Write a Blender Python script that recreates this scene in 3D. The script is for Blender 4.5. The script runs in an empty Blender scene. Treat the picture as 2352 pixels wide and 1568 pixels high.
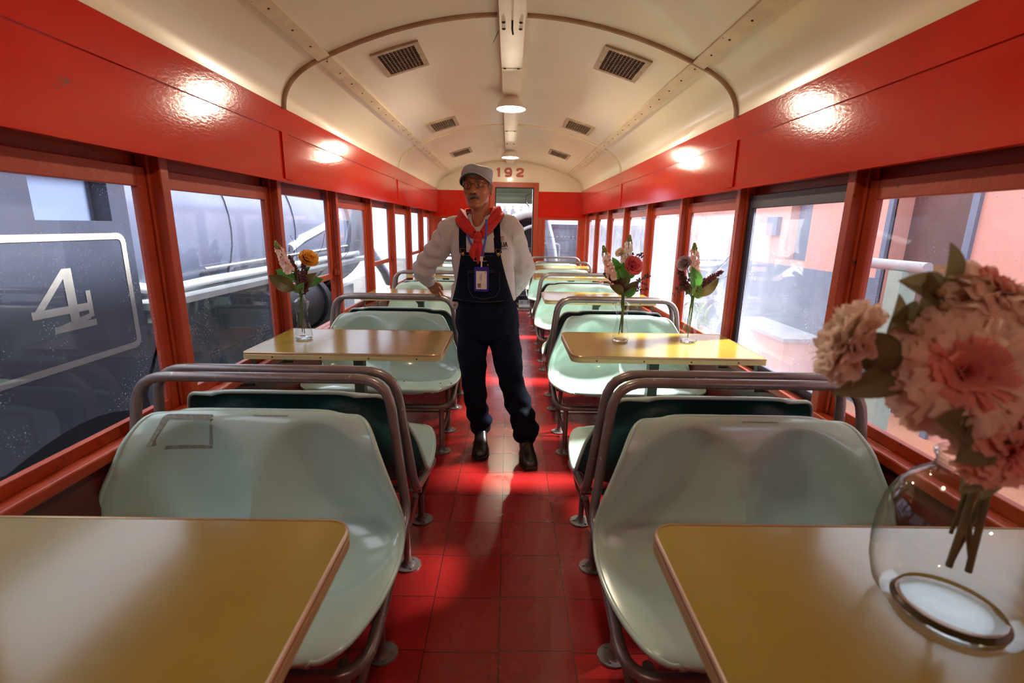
import bpy, bmesh, math, random
from math import sin, cos, pi, radians, sqrt, atan2
from mathutils import Vector, Matrix, Euler, noise
from mathutils.bvhtree import BVHTree

C = bpy.context.scene.collection
SC = bpy.context.scene
V = Vector
random.seed(7)

# ------------------------------------------------------------------ camera, world, sun, exposure
cam_d = bpy.data.cameras.new('camera'); cam = bpy.data.objects.new('camera', cam_d); C.objects.link(cam)
cam_d.sensor_width = 36.0; cam_d.lens = 17.0; cam_d.clip_start = 0.02; cam_d.clip_end = 200
EYE = V((0, 0, 1.38))
_p, _yw, _r = radians(13.4), radians(0.55), radians(1.0)
_F = V((sin(_yw)*cos(_p), cos(_yw)*cos(_p), -sin(_p)))
_R0 = V((cos(_yw), -sin(_yw), 0)); _U0 = _R0.cross(_F)
_U = _U0*cos(_r) - _R0*sin(_r); _R = _F.cross(_U)
cam.matrix_world = Matrix(((_R.x, _U.x, -_F.x, EYE.x), (_R.y, _U.y, -_F.y, EYE.y), (_R.z, _U.z, -_F.z, EYE.z), (0, 0, 0, 1)))
cam_d.dof.use_dof = True; cam_d.dof.focus_distance = 2.7; cam_d.dof.aperture_fstop = 3.2
SC.camera = cam

SC.view_settings.view_transform = 'Standard'; SC.view_settings.look = 'None'
SC.view_settings.gamma = 1.0; SC.view_settings.use_curve_mapping = False
SC.view_settings.exposure = 0.4

wd = bpy.data.worlds.new('daylight'); SC.world = wd; wd.use_nodes = True
_n = wd.node_tree.nodes; _l = wd.node_tree.links; _n.clear()
_o = _n.new('ShaderNodeOutputWorld'); _b = _n.new('ShaderNodeBackground')
_tc = _n.new('ShaderNodeTexCoord'); _sp = _n.new('ShaderNodeSeparateXYZ'); _cr = _n.new('ShaderNodeValToRGB')
_cr.color_ramp.elements[0].position = 0.42; _cr.color_ramp.elements[0].color = (0.62, 0.70, 0.95, 1)
_cr.color_ramp.elements[1].position = 0.85; _cr.color_ramp.elements[1].color = (0.86, 0.92, 1.0, 1)
_mp = _n.new('ShaderNodeMapRange'); _mp.inputs[1].default_value = -1; _mp.inputs[2].default_value = 1
_l.new(_tc.outputs['Generated'], _sp.inputs[0]); _l.new(_sp.outputs['Z'], _mp.inputs[0]); _l.new(_mp.outputs[0], _cr.inputs[0])
_l.new(_cr.outputs[0], _b.inputs[0]); _b.inputs[1].default_value = 2.8; _l.new(_b.outputs[0], _o.inputs[0])

sun_d = bpy.data.lights.new('sun', 'SUN'); sun_d.energy = 32.0; sun_d.angle = radians(11); sun_d.color = (1.0, 0.95, 0.88)
sun = bpy.data.objects.new('sun', sun_d); C.objects.link(sun)
SUN_FROM = V((0.80, 0.28, 0.80)).normalized()
sun.rotation_euler = (-SUN_FROM).to_track_quat('-Z', 'Y').to_euler()

# ------------------------------------------------------------------ mesh helpers
class MB:
    def __init__(s): s.v = []; s.f = []; s.m = []; s.k = 0
    def add(s, vs, fs, k=None):
        b = len(s.v); s.v += [tuple(v) for v in vs]; s.f += [tuple(i+b for i in f) for f in fs]; s.m += [s.k if k is None else k]*len(fs); return s
    def box(s, x0, x1, y0, y1, z0, z1, k=None, M=None):
        vs = [V((x, y, z)) for z in (z0, z1) for y in (y0, y1) for x in (x0, x1)]
        if M is not None: vs = [M @ v for v in vs]
        return s.add(vs, [(0, 2, 3, 1), (4, 5, 7, 6), (0, 1, 5, 4), (2, 6, 7, 3), (0, 4, 6, 2), (1, 3, 7, 5)], k)
    def prism(s, poly, z0, z1, M=None, k=None):
        n = len(poly); vs = [V((p[0], p[1], z0)) for p in poly] + [V((p[0], p[1], z1)) for p in poly]
        if M is not None: vs = [M @ v for v in vs]
        fs = [tuple(range(n-1, -1, -1)), tuple(range(n, 2*n))] + [(i, (i+1) % n, n+(i+1) % n, n+i) for i in range(n)]
        return s.add(vs, fs, k)
    def tube(s, pts, r, n=10, closed=False, k=None, flat=1.0):
        pts = [V(p) for p in pts]; N = len(pts)
        rs = r if isinstance(r, (list, tuple)) else [r]*N
        T = []
        for i in range(N):
            a = pts[i-1] if (i > 0 or closed) else pts[i]
            b = pts[(i+1) % N] if (i < N-1 or closed) else pts[i]
            T.append((b-a).normalized())
        u = T[0].orthogonal().normalized(); rings = []
        for i in range(N):
            u = (u - T[i]*u.dot(T[i]))
            u = u.normalized() if u.length > 1e-6 else T[i].orthogonal().normalized()
            w = T[i].cross(u)
            rings.append([pts[i] + (u*cos(2*pi*j/n) + w*sin(2*pi*j/n)*flat)*rs[i] for j in range(n)])
        return s.rings(rings, cap=not closed, loop=closed, k=k)
    def rings(s, rings, cap=True, loop=False, k=None):
        n = len(rings[0]); vs = [p for R in rings for p in R]; fs = []
        m = len(rings)
        for i in range(m if loop else m-1):
            a = i*n; b = ((i+1) % m)*n
            for j in range(n): fs.append((a+j, a+(j+1) % n, b+(j+1) % n, b+j))
        if cap and not loop: fs += [tuple(range(n-1, -1, -1)), tuple(range((m-1)*n, m*n))]
        return s.add(vs, fs, k)
    def lathe(s, prof, n=24, c=(0, 0, 0), M=None, k=None, cap=True):
        R = []
        for r, z in prof:
            ring = [V((c[0]+r*cos(2*pi*j/n), c[1]+r*sin(2*pi*j/n), c[2]+z)) for j in range(n)]
            if M is not None: ring = [M @ p for p in ring]
            R.append(ring)
        return s.rings(R, cap=cap, k=k)
    def grid(s, P, k=None, flip=False):
        nu, nv = len(P), len(P[0]); vs = [p for r in P for p in r]; fs = []
        for i in range(nu-1):
            for j in range(nv-1):
                q = (i*nv+j, (i+1)*nv+j, (i+1)*nv+j+1, i*nv+j+1)
                fs.append(q[::-1] if flip else q)
        return s.add(vs, fs, k)
    def sphere(s, c, r, nu=12, nv=8, M=None, k=None):
        rx, ry, rz = r if isinstance(r, (tuple, list)) else (r, r, r); R = []
        for i in range(nv+1):
            t = pi*(0.02 + 0.96*i/nv)
            ring = [V((rx*sin(t)*cos(2*pi*j/nu), ry*sin(t)*sin(2*pi*j/nu), -rz*cos(t))) for j in range(nu)]
            if M is not None: ring = [M @ p for p in ring]
            R.append([p + V(c) for p in ring])
        return s.rings(R, k=k)
    def mesh(s, name, mats, smooth=True, angle=40):
        me = bpy.data.meshes.new(name); me.from_pydata(s.v, [], s.f)
        mats = mats if isinstance(mats, (list, tuple)) else [mats]
        for m in mats: me.materials.append(m)
        me.polygons.foreach_set('material_index', s.m)
        me.polygons.foreach_set('use_smooth', [smooth]*len(s.f))
        me.update(); 
        if smooth: me.set_sharp_from_angle(angle=radians(angle))
        return me
    def build(s, name, mats, parent=None, smooth=True, angle=40, loc=None):
        o = bpy.data.objects.new(name, s.mesh(name, mats, smooth, angle)); C.objects.link(o)
        if parent is not None: o.parent = parent
        if loc is not None: o.location = loc
        return o

def fillet(pts, rad, closed=False, n=6):
    pts = [V(p) for p in pts]; N = len(pts); out = []
    for i in range(N):
        if not closed and i in (0, N-1): out.append(pts[i]); continue
        r = rad[i] if isinstance(rad, (list, tuple)) else rad
        p, a, b = pts[i], pts[i-1], pts[(i+1) % N]
        da, db = (a-p), (b-p); la, lb = da.length, db.length; da /= la; db /= lb
        d = min(r, la*0.49, lb*0.49)
        A, B = p+da*d, p+db*d
        for k in range(n+1):
            t = k/n; out.append(A*(1-t)**2 + p*2*t*(1-t) + B*t*t)
    return out
def rrect(x0, x1, y0, y1, r, n=5):
    rr = r if isinstance(r, (list, tuple)) else [r]*4; out = []
    for (cx, cy, a0, q) in ((x1, y0, -pi/2, rr[0]), (x1, y1, 0, rr[1]), (x0, y1, pi/2, rr[2]), (x0, y0, pi, rr[3])):
        ox = cx-q if cx == x1 else cx+q; oy = cy-q if cy == y1 else cy+q
        for k in range(n+1):
            a = a0+pi/2*k/n; out.append((ox+q*cos(a), oy+q*sin(a)))
    return out
def catmull(pts, n=6, closed=False):
    pts = [V(p) for p in pts]; N = len(pts); out = []
    for i in range(N if closed else N-1):
        if closed: p0, p1, p2, p3 = pts[i-1], pts[i], pts[(i+1) % N], pts[(i+2) % N]
        else: p0, p1, p2, p3 = pts[max(i-1, 0)], pts[i], pts[i+1], pts[min(i+2, N-1)]
        for k in range(n):
            t = k/n
            out.append(0.5*((2*p1)+(p2-p0)*t+(2*p0-5*p1+4*p2-p3)*t*t+(3*p1-p0-3*p2+p3)*t**3))
    if not closed: out.append(pts[-1])
    return out
def lerp(a, b, t): return a+(b-a)*t
def interp(tab, x):
    if x <= tab[0][0]: return tab[0][1:]
    for a, b in zip(tab, tab[1:]):
        if x <= b[0]:
            t = (x-a[0])/(b[0]-a[0]); t = t*t*(3-2*t)*0.5+t*0.5
            return tuple(lerp(p, q, t) for p, q in zip(a[1:], b[1:]))
    return tab[-1][1:]

# ------------------------------------------------------------------ objects helpers
def tag(o, label=None, cat=None, group=None, kind=None):
    if label: o['label'] = label
    if cat: o['category'] = cat
    if group: o['group'] = group
    if kind: o['kind'] = kind
    return o
def thing(name, label, cat, loc=(0, 0, 0), rz=0.0, group=None, kind=None):
    o = bpy.data.objects.new(name, None); C.objects.link(o); o.empty_display_size = 0.05
    o.location = loc; o.rotation_euler = (0, 0, rz)
    return tag(o, label, cat, group, kind)
KIDS = lambda o: [c for c in C.objects if c.parent == o]
def dup(root, loc=None, rz=None, label=None, group=None):
    def cp(o, par):
        c = o.copy(); C.objects.link(c)
        if par is not None: c.parent = par
        for ch in KIDS(o): cp(ch, c)
        return c
    r = cp(root, None)
    if loc is not None: r.location = loc
    if rz is not None: r.rotation_euler = (0, 0, rz)
    if label: r['label'] = label
    if group: r['group'] = group
    return r

# ------------------------------------------------------------------ materials
def nodes(name):
    m = bpy.data.materials.new(name); m.use_nodes = True
    nt = m.node_tree; b = nt.nodes['Principled BSDF']; return m, nt, b
def coords(nt, scale=(1, 1, 1), kind='Object'):
    tc = nt.nodes.new('ShaderNodeTexCoord'); mp = nt.nodes.new('ShaderNodeMapping'); mp.inputs['Scale'].default_value = scale
    nt.links.new(tc.outputs[kind], mp.inputs[0]); return mp.outputs[0]
def rgba(c): return (c[0], c[1], c[2], 1)
def ntex(nt, vec, scale, detail=4, rough=0.55):
    n = nt.nodes.new('ShaderNodeTexNoise'); n.inputs['Scale'].default_value = scale; n.inputs['Detail'].default_value = detail; n.inputs['Roughness'].default_value = rough
    nt.links.new(vec, n.inputs['Vector']); return n.outputs['Fac']
def ramp(nt, fac, stops, interp_='LINEAR'):
    r = nt.nodes.new('ShaderNodeValToRGB'); r.color_ramp.interpolation = interp_
    e = r.color_ramp.elements
    while len(e) < len(stops): e.new(0.5)
    for q, (p, c) in zip(e, stops): q.position = p; q.color = rgba(c) if len(c) == 3 else c
    nt.links.new(fac, r.inputs[0]); return r.outputs[0]
def mixc(nt, fac, a, b, mode='MIX'):
    m = nt.nodes.new('ShaderNodeMix'); m.data_type = 'RGBA'; m.blend_type = mode
    for s_, v in ((0, fac), (6, a), (7, b)):
        if hasattr(v, 'links') or hasattr(v, 'is_linked'): nt.links.new(v, m.inputs[s_])
        elif s_ == 0: m.inputs[0].default_value = v
        else: m.inputs[s_].default_value = rgba(v)
    return m.outputs[2]
def math_(nt, op, a, b=0.0, c=None):
    m = nt.nodes.new('ShaderNodeMath'); m.operation = op
    for i, v in enumerate((a, b) if c is None else (a, b, c)):
        if hasattr(v, 'is_linked'): nt.links.new(v, m.inputs[i])
        else: m.inputs[i].default_value = v
    return m.outputs[0]
def bump(nt, b, h, strength, dist=0.01):
    n = nt.nodes.new('ShaderNodeBump'); n.inputs['Strength'].default_value = strength; n.inputs['Distance'].default_value = dist
    nt.links.new(h, n.inputs['Height']); nt.links.new(n.outputs[0], b.inputs['Normal'])
def pmat(name, c1, c2=None, scale=6, rough=0.5, metal=0.0, bmp=0.0, bscale=60, chips=None, chip_at=0.7, chip_scale=25, coat=0.0, stretch=(1, 1, 1), spec=0.5, rvar=0.0):
    m, nt, b = nodes(name); v = coords(nt, stretch)
    b.inputs['Roughness'].default_value = rough; b.inputs['Metallic'].default_value = metal
    b.inputs['Coat Weight'].default_value = coat; b.inputs['Coat Roughness'].default_value = 0.08
    b.inputs['Specular IOR Level'].default_value = spec
    f = ntex(nt, v, scale)
    col = ramp(nt, f, [(0.3, c1), (0.7, c2 or c1)])
    if chips:
        g = ntex(nt, v, chip_scale, 6, 0.6); k = ramp(nt, g, [(chip_at-0.015, (0, 0, 0)), (chip_at+0.015, (1, 1, 1))])
        col = mixc(nt, k, col, chips)
    nt.links.new(col, b.inputs['Base Color'])
    if rvar: nt.links.new(math_(nt, 'MULTIPLY_ADD', f, rvar, rough-rvar*0.5), b.inputs['Roughness'])
    if bmp: bump(nt, b, ntex(nt, v, bscale, 3), bmp)
    return m
def emis(name, col, s):
    m, nt, b = nodes(name); b.inputs['Base Color'].default_value = rgba(col)
    b.inputs['Emission Color'].default_value = rgba(col); b.inputs['Emission Strength'].default_value = s; return m

RED = pmat('glossy_red_paint', (0.56, 0.016, 0.006), (0.48, 0.012, 0.005), 3, 0.11, spec=0.42, bmp=0.05, bscale=55, chips=(0.22, 0.05, 0.035), chip_at=0.70, chip_scale=14, stretch=(1, 0.8, 2.2))
WOOD = pmat('orange_red_window_paint', (0.40, 0.050, 0.011), (0.31, 0.032, 0.008), 5, 0.36, spec=0.35, bmp=0.12, bscale=40, chips=(0.08, 0.025, 0.015), chip_at=0.68, chip_scale=30)
DADO = pmat('dark_red_panel_paint', (0.10, 0.012, 0.008), (0.075, 0.009, 0.007), 4, 0.4, bmp=0.05)
CREAM = pmat('cream_ceiling_enamel', (0.75, 0.64, 0.47), (0.71, 0.60, 0.43), 2.2, 0.30, bmp=0.05, bscale=5, chips=(0.20, 0.12, 0.06), chip_at=0.79, chip_scale=22, coat=0.2)
CREAMT = pmat('cream_trim_enamel', (0.72, 0.58, 0.38), (0.55, 0.42, 0.26), 6, 0.35, chips=(0.12, 0.06, 0.03), chip_at=0.70, chip_scale=30)
CREAMD = pmat('cream_duct_enamel', (0.75, 0.65, 0.49), (0.68, 0.57, 0.41), 6, 0.5, chips=(0.12, 0.06, 0.03), chip_at=0.74, chip_scale=30)
RUSTT = pmat('worn_moulding', (0.42, 0.26, 0.14), (0.26, 0.13, 0.06), 9, 0.4)
DARKV = pmat('vent_dark', (0.02, 0.014, 0.010), rough=0.6)
BLACK = pmat('black_rubber', (0.012, 0.011, 0.011), rough=0.6)
NAVYF = pmat('navy_sash_paint', (0.014, 0.016, 0.035), (0.010, 0.012, 0.028), 5, 0.4)
GREENH = pmat('dark_green_header_paint', (0.012, 0.045, 0.036), (0.009, 0.032, 0.026), 5, 0.3)
STEEL = pmat('worn_steel', (0.42, 0.41, 0.40), (0.25, 0.24, 0.23), 20, 0.3, 1.0)
BRASS = pmat('old_brass', (0.45, 0.28, 0.10), (0.28, 0.16, 0.06), 20, 0.35, 1.0)
SCREW = pmat('dark_screw', (0.05, 0.03, 0.02), rough=0.4, metal=0.6)

def floor_mat():
    m, nt, b = nodes('red_vinyl_tile'); v = coords(nt)
    s = nt.nodes.new('ShaderNodeSeparateXYZ'); nt.links.new(v, s.inputs[0])
    TX, TY = 0.2485, 0.241
    px = math_(nt, 'MULTIPLY_ADD', s.outputs[0], 1/TX, 0.055+40); py = math_(nt, 'MULTIPLY_ADD', s.outputs[1], 1/TY, 0.47+40)
    def edge(p, w):
        fr = math_(nt, 'FRACT', p); d = math_(nt, 'ABSOLUTE', math_(nt, 'SUBTRACT', fr, 0.5)); return math_(nt, 'GREATER_THAN', d, 0.5-w)
    # every other column is shifted a little
    odd = math_(nt, 'MODULO', math_(nt, 'FLOOR', px), 2.0)
    py = math_(nt, 'ADD', py, math_(nt, 'MULTIPLY', odd, 0.03))
    g = math_(nt, 'MAXIMUM', edge(px, 0.006), edge(py, 0.006))
    cell = nt.nodes.new('ShaderNodeCombineXYZ'); nt.links.new(math_(nt, 'FLOOR', px), cell.inputs[0]); nt.links.new(math_(nt, 'FLOOR', py), cell.inputs[1])
    wn = nt.nodes.new('ShaderNodeTexWhiteNoise'); wn.noise_dimensions = '2D'; nt.links.new(cell.outputs[0], wn.inputs['Vector'])
    base = ramp(nt, wn.outputs['Value'], [(0.0, (0.24, 0.009, 0.009)), (1.0, (0.31, 0.013, 0.012))])
    dirt = ntex(nt, v, 7, 6); base = mixc(nt, ramp(nt, dirt, [(0.55, (0, 0, 0)), (0.75, (0.5, 0.5, 0.5))]), base, (0.22, 0.014, 0.012))
    col = mixc(nt, g, base, (0.03, 0.008, 0.007)); nt.links.new(col, b.inputs['Base Color'])
    r = math_(nt, 'MULTIPLY_ADD', ntex(nt, v, 5, 5), 0.30, 0.10); nt.links.new(r, b.inputs['Roughness'])
    tl = math_(nt, 'MULTIPLY', wn.outputs['Value'], 0.3)
    bump(nt, b, math_(nt, 'ADD', math_(nt, 'MULTIPLY', g, -1.0), math_(nt, 'ADD', tl, ntex(nt, v, 9, 3))), 0.10, 0.006)
    return m
TILE = floor_mat()

def glass_mat(name, haze=0.16, speck=0.62, tint=(0.93, 0.97, 1.0)):
    m, nt, b = nodes(name); nt.nodes.remove(b); out = nt.nodes['Material Output']; v = coords(nt)
    tr = nt.nodes.new('ShaderNodeBsdfTransparent'); tr.inputs[0].default_value = rgba(tint)
    df = nt.nodes.new('ShaderNodeBsdfDiffuse'); df.inputs[0].default_value = (0.54, 0.63, 0.82, 1)
    tl = nt.nodes.new('ShaderNodeBsdfTranslucent'); tl.inputs[0].default_value = (0.58, 0.67, 0.88, 1)
    ms = nt.nodes.new('ShaderNodeMixShader'); ms.inputs[0].default_value = 0.55; nt.links.new(df.outputs[0], ms.inputs[1]); nt.links.new(tl.outputs[0], ms.inputs[2])
    soft = ntex(nt, v, 2.4, 6, 0.65); fine = ntex(nt, v, 170, 2, 0.5)
    f1 = ramp(nt, soft, [(0.28, (haze*0.45,)*3), (0.72, (haze*1.5,)*3)])
    f2 = ramp(nt, fine, [(speck, (0, 0, 0)), (speck+0.06, (0.75, 0.75, 0.75))])
    gate = ramp(nt, ntex(nt, v, 6, 3), [(0.42, (0, 0, 0)), (0.62, (1, 1, 1))])
    f2 = math_(nt, 'MULTIPLY', f2, gate)
    fac = math_(nt, 'MAXIMUM', f1, f2)
    m1 = nt.nodes.new('ShaderNodeMixShader'); nt.links.new(fac, m1.inputs[0]); nt.links.new(tr.outputs[0], m1.inputs[1]); nt.links.new(ms.outputs[0], m1.inputs[2])
    gl = nt.nodes.new('ShaderNodeBsdfGlossy'); gl.inputs['Roughness'].default_value = 0.02
    fr = nt.nodes.new('ShaderNodeFresnel'); fr.inputs[0].default_value = 1.45
    geo = nt.nodes.new('ShaderNodeNewGeometry')
    fr2 = math_(nt, 'MULTIPLY', fr.outputs[0], math_(nt, 'SUBTRACT', 1.0, geo.outputs['Backfacing']))
    m2 = nt.nodes.new('ShaderNodeMixShader'); nt.links.new(fr2, m2.inputs[0]); nt.links.new(m1.outputs[0], m2.inputs[1]); nt.links.new(gl.outputs[0], m2.inputs[2])
    nt.links.new(m2.outputs[0], out.inputs[0]); return m
PANE = glass_mat('dusty_window_glass', 0.09); PANE2 = glass_mat('hazy_window_glass', 0.32, 0.60)
PANE0 = glass_mat('lilac_hazy_window_glass', 0.20, 0.60)
PANE3 = glass_mat('very_dusty_window_glass', 0.17, 0.50)

# ------------------------------------------------------------------ the car body
W, ZC0, ZG, ZC1 = 1.155, 1.594, 1.822, 1.944
Y0, DE = -1.75, 8.1
PY = lambda k: 1.795+0.873*k          # post between window k-1 and window k
def structure(o): return tag(o, kind='structure')

structure(MB().box(-1.33, 1.33, Y0, DE+0.12, -0.06, 0.0).build('floor', TILE, smooth=False))

def arch(n1=10, n2=14, off=0.0):
    pts = []
    for i in range(n1+1):
        t = i/n1; x = (1-t)**2*1.155+2*t*(1-t)*1.155+t*t*0.95; z = (1-t)**2*1.944+2*t*(1-t)*2.092+t*t*2.177
        pts.append((x, z))
    for i in range(1, n2+1):
        x = 0.95*(1-i/n2); pts.append((x, 2.389-0.212*(x/0.95)**2))
    full = pts + [(-x, z) for x, z in pts[-2::-1]]
    if off:
        full = [(x*(1+off/1.155), z+off*0.9) for x, z in full]
    return full
def zc(x): 
    x = abs(x); return 2.389-0.212*(x/0.95)**2
inn = arch(); out_ = arch(off=0.05)
mb = MB(); poly = inn+out_[::-1]; n = len(poly)
for y in (Y0, DE): mb.v += [(x, y, z) for x, z in poly]
mb.f = [(i, (i+1) % n, n+(i+1) % n, n+i) for i in range(n)]; mb.m = [0]*n
h = len(inn)
for i in range(h-1):
    mb.f.append((i, i+1, n-2-i, n-1-i)); mb.m.append(0); mb.f.append((n+i, n+n-1-i, n+n-2-i, n+i+1)); mb.m.append(0)
structure(mb.build('ceiling', CREAM, angle=25))

tn = [0]
def trim(mb, m, **k):
    tn[0] += 1; return structure(mb.build('trim_%d' % tn[0], m, **k))
# longitudinal flat strips at the foot of the arch, with rows of screws
for s in (-1, 1):
    mb = MB(); x0, x1 = 0.905, 0.965
    a, b_ = V((s*x0, 0, zc(x0)-0.002)), V((s*x1, 0, 2.170-0.002)); nrm = V((-s*0.42, 0, -0.9)).normalized()*0.012
    q = [a, b_, b_+nrm, a+nrm]
    mb.add([V((p.x, y, p.z)) for y in (Y0, DE) for p in q], [(0, 1, 2, 3), (7, 6, 5, 4), (0, 4, 5, 1), (1, 5, 6, 2), (2, 6, 7, 3), (3, 7, 4, 0)])
    t = trim(mb, CREAMT, smooth=False)
    sm = MB()
    y = 0.9
    while y < DE-0.1:
        c = (a+b_)*0.5+nrm; sm.sphere((c.x, y+random.uniform(-.01, .01), c.z), (0.006, 0.006, 0.004), 6, 4); y += 0.20
    sm.build('screw', SCREW, t)
# transverse half-round mouldings
for y in (2.665, 5.29, 8.085):
    path = [V((x, y, z)) for x, z in [(x*0.997, z-0.004) for x, z in inn]]
    trim(MB().tube(path, 0.013, 8), RUSTT if y < 4 else CREAMT)
# central duct along the ceiling
mb = MB(); mb.box(-0.062, 0.062, Y0, DE, 2.335, 2.40); mb.box(-0.072, 0.072, Y0, DE, 2.372, 2.395)
t = trim(mb, CREAMD, smooth=False)
sm = MB()
for y in (2.62, 2.70, 3.32, 5.36, 6.15):
    for sx in (-1, 1): sm.sphere((sx*0.042, y, 2.334), (0.010, 0.008, 0.006), 8, 5)
sm.build('bolt', SCREW, t)
sm = MB(); sm.tube([(0.0, 2.60, 2.335), (0.0, 2.61, 2.30), (0.004, 2.64, 2.29)], 0.005, 6); sm.tube([(-.07, 2.80, 2.36), (-.085, 2.84, 2.345), (-.10, 2.90, 2.34)], 0.002, 5)
sm.build('wire_end', BLACK, t)
for y in (3.32, 5.36): MB().box(-0.0625, 0.0625, y-0.002, y+0.002, 2.3335, 2.339).build('joint', SCREW, t)

# side walls
for s, side in ((-1, 'left'), (1, 'right')):
    def bx(mb, xa, xb, *r): return mb.box(min(s*xa, s*xb), max(s*xa, s*xb), *r)
    wall = structure(bx(MB(), 1.238, 1.34, Y0, DE, 0.0, 0.655).build('wall_'+side, DADO, smooth=False))
    bx(MB(), 1.296, 1.34, Y0, DE, 1.535, 2.02).build('header', WOOD, wall, smooth=False)
    mb = MB(); bx(mb, W+0.012, W+0.03, Y0, DE, ZC0, ZG+0.004); mb.add([V((s*x, y, z)) for y in (Y0, DE) for x, z in ((W+.005, ZG+.004), (W+.03, ZG+.004), (W+.03, ZC1+.01), (W+.0012, ZC1+.01))], [(0, 1, 2, 3), (7, 6, 5, 4), (0, 4, 5, 1), (1, 5, 6, 2), (2, 6, 7, 3), (3, 7, 4, 0)])
    bx(mb, W+0.03, 1.34, Y0, DE, ZC1-0.02, ZC1+0.02)
    bx(mb, W+0.004, W+0.034, Y0, DE, ZC0-0.012, ZC0+0.004)
    for y in (2.665, 5.29, 7.92): bx(mb, W+0.004, W+0.03, y-0.03, y+0.03, ZC0, ZG+0.004)
    mb.build('cornice', RED, wall, smooth=False)
    mb = MB(); bx(mb, 1.205, 1.25, Y0, DE, 0.655, 0.692); bx(mb, 1.25, 1.30, Y0, DE, 0.655, 0.69)
    o = mb.build('sill', WOOD, wall, smooth=False)
    md = o.modifiers.new('round', 'BEVEL'); md.width = 0.008; md.segments = 3
    bx(MB(), 1.228, 1.24, Y0, DE, 0.0, 0.10).build('baseboard_'+side, DADO, wall, smooth=False)
    bx(MB(), 1.26, 1.33, Y0, PY(-2)-.03, 0.69, 1.60).build('blank_panel', WOOD, wall, smooth=False)
    for k in range(-2, 8):
        y = PY(k); mb = MB()
        bx(mb, 1.213, 1.286, y-0.022, y+0.022, 0.69, 1.75); bx(mb, 1.246, 1.285, y-0.036, y+0.036, 0.69, 1.75)
        o = mb.build('post', WOOD, wall, smooth=False)
        md = o.modifiers.new('round', 'BEVEL'); md.width = 0.004; md.segments = 2
wn_ = [0]
def window(s, k, raised=0.0, frame=WOOD, pane=PANE, hole=False, latch=False):
    wn_[0] += 1; y0, y1 = PY(k)+0.037, PY(k+1)-0.037
    root = thing('window_%d' % wn_[0], None, None, (s*1.268, (y0+y1)/2, 0.69+raised), kind='structure')
    hw = (y1-y0)/2; H = 0.865; st = 0.042
    mb = MB(); mb.box(-.013, .013, -hw, -hw+st, 0, H); mb.box(-.013, .013, hw-st, hw, 0, H)
    mb.box(-.0125, .0125, -hw+st, hw-st, 0, 0.04); mb.box(-.0125, .0125, -hw+st, hw-st, H-0.065, H)
    o = mb.build('window_frame', frame, root, smooth=False); md = o.modifiers.new('round', 'BEVEL'); md.width = 0.003; md.segments = 2
    a, b_, c, d = -hw+st, hw-st, 0.04, H-0.065
    if hole:   # the cracked pane with a piece missing along its lower edge
        poly = [(a, c+0.02), (a+0.10, c+0.02)]
        for t in range(9): u = t/8; poly.append((lerp(a+0.12, b_-0.13, u), c+0.012+0.055*sin(pi*min(1, u*1.05))**0.8*(0.6+0.4*u)))
        poly += [(b_-0.10, c+0.075), (b_-0.05, c+0.15), (b_-0.012, c+0.21), (b_, c+0.24), (b_, d), (a, d)]
    else: poly = [(a, c), (b_, c), (b_, d), (a, d)]
    M = Matrix(((0, 0, 1, 0), (1, 0, 0, 0), (0, 1, 0, 0), (0, 0, 0, 1)))
    if s > 0: poly = [(-p, q) for p, q in poly][::-1]; M = Matrix(((0, 0, -1, 0), (-1, 0, 0, 0), (0, 1, 0, 0), (0, 0, 0, 1)))
    pm = MB(); pm.add([M @ V((p, q, 0)) for p, q in poly], [tuple(range(len(poly)))])
    pm.build('pane', pane, root, smooth=False)
    if hole:
        pm = MB(); q = [(b_-0.085, c), (b_, c), (b_, c+0.20), (b_-0.02, c+0.17), (b_-0.055, c+0.11), (b_-0.09, c+0.05)]
        pm.add([M @ V((p, z, 0)) for p, z in q], [tuple(range(len(q)))]); pm.build('broken_corner', pane, root, smooth=False)
    if latch:
        lm = MB(); lm.box(-.008, .008, -.009, .009, -.022, .022); lm.tube([(0, 0, .015), (-s*.02, 0, .02), (-s*.02, .0, -.02)], .005, 8)
        lm.build('latch', WOOD, root, loc=(-s*0.03, hw-0.01, 0.05))
    return root
bx = None
for k in range(-2, 7):
    window(-1, k, raised=0.30 if k in (1, 3, 5) else 0.0, hole=(k == -1), latch=k in (1, 3, 5), pane=PANE2 if k >= 2 else PANE)
for k in range(-2, 7):
    window(1, k, frame=NAVYF if k == 0 else WOOD, pane={0: PANE0, 1: PANE3, 2: PANE2}.get(k, PANE2 if k > 2 else PANE))

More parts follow.
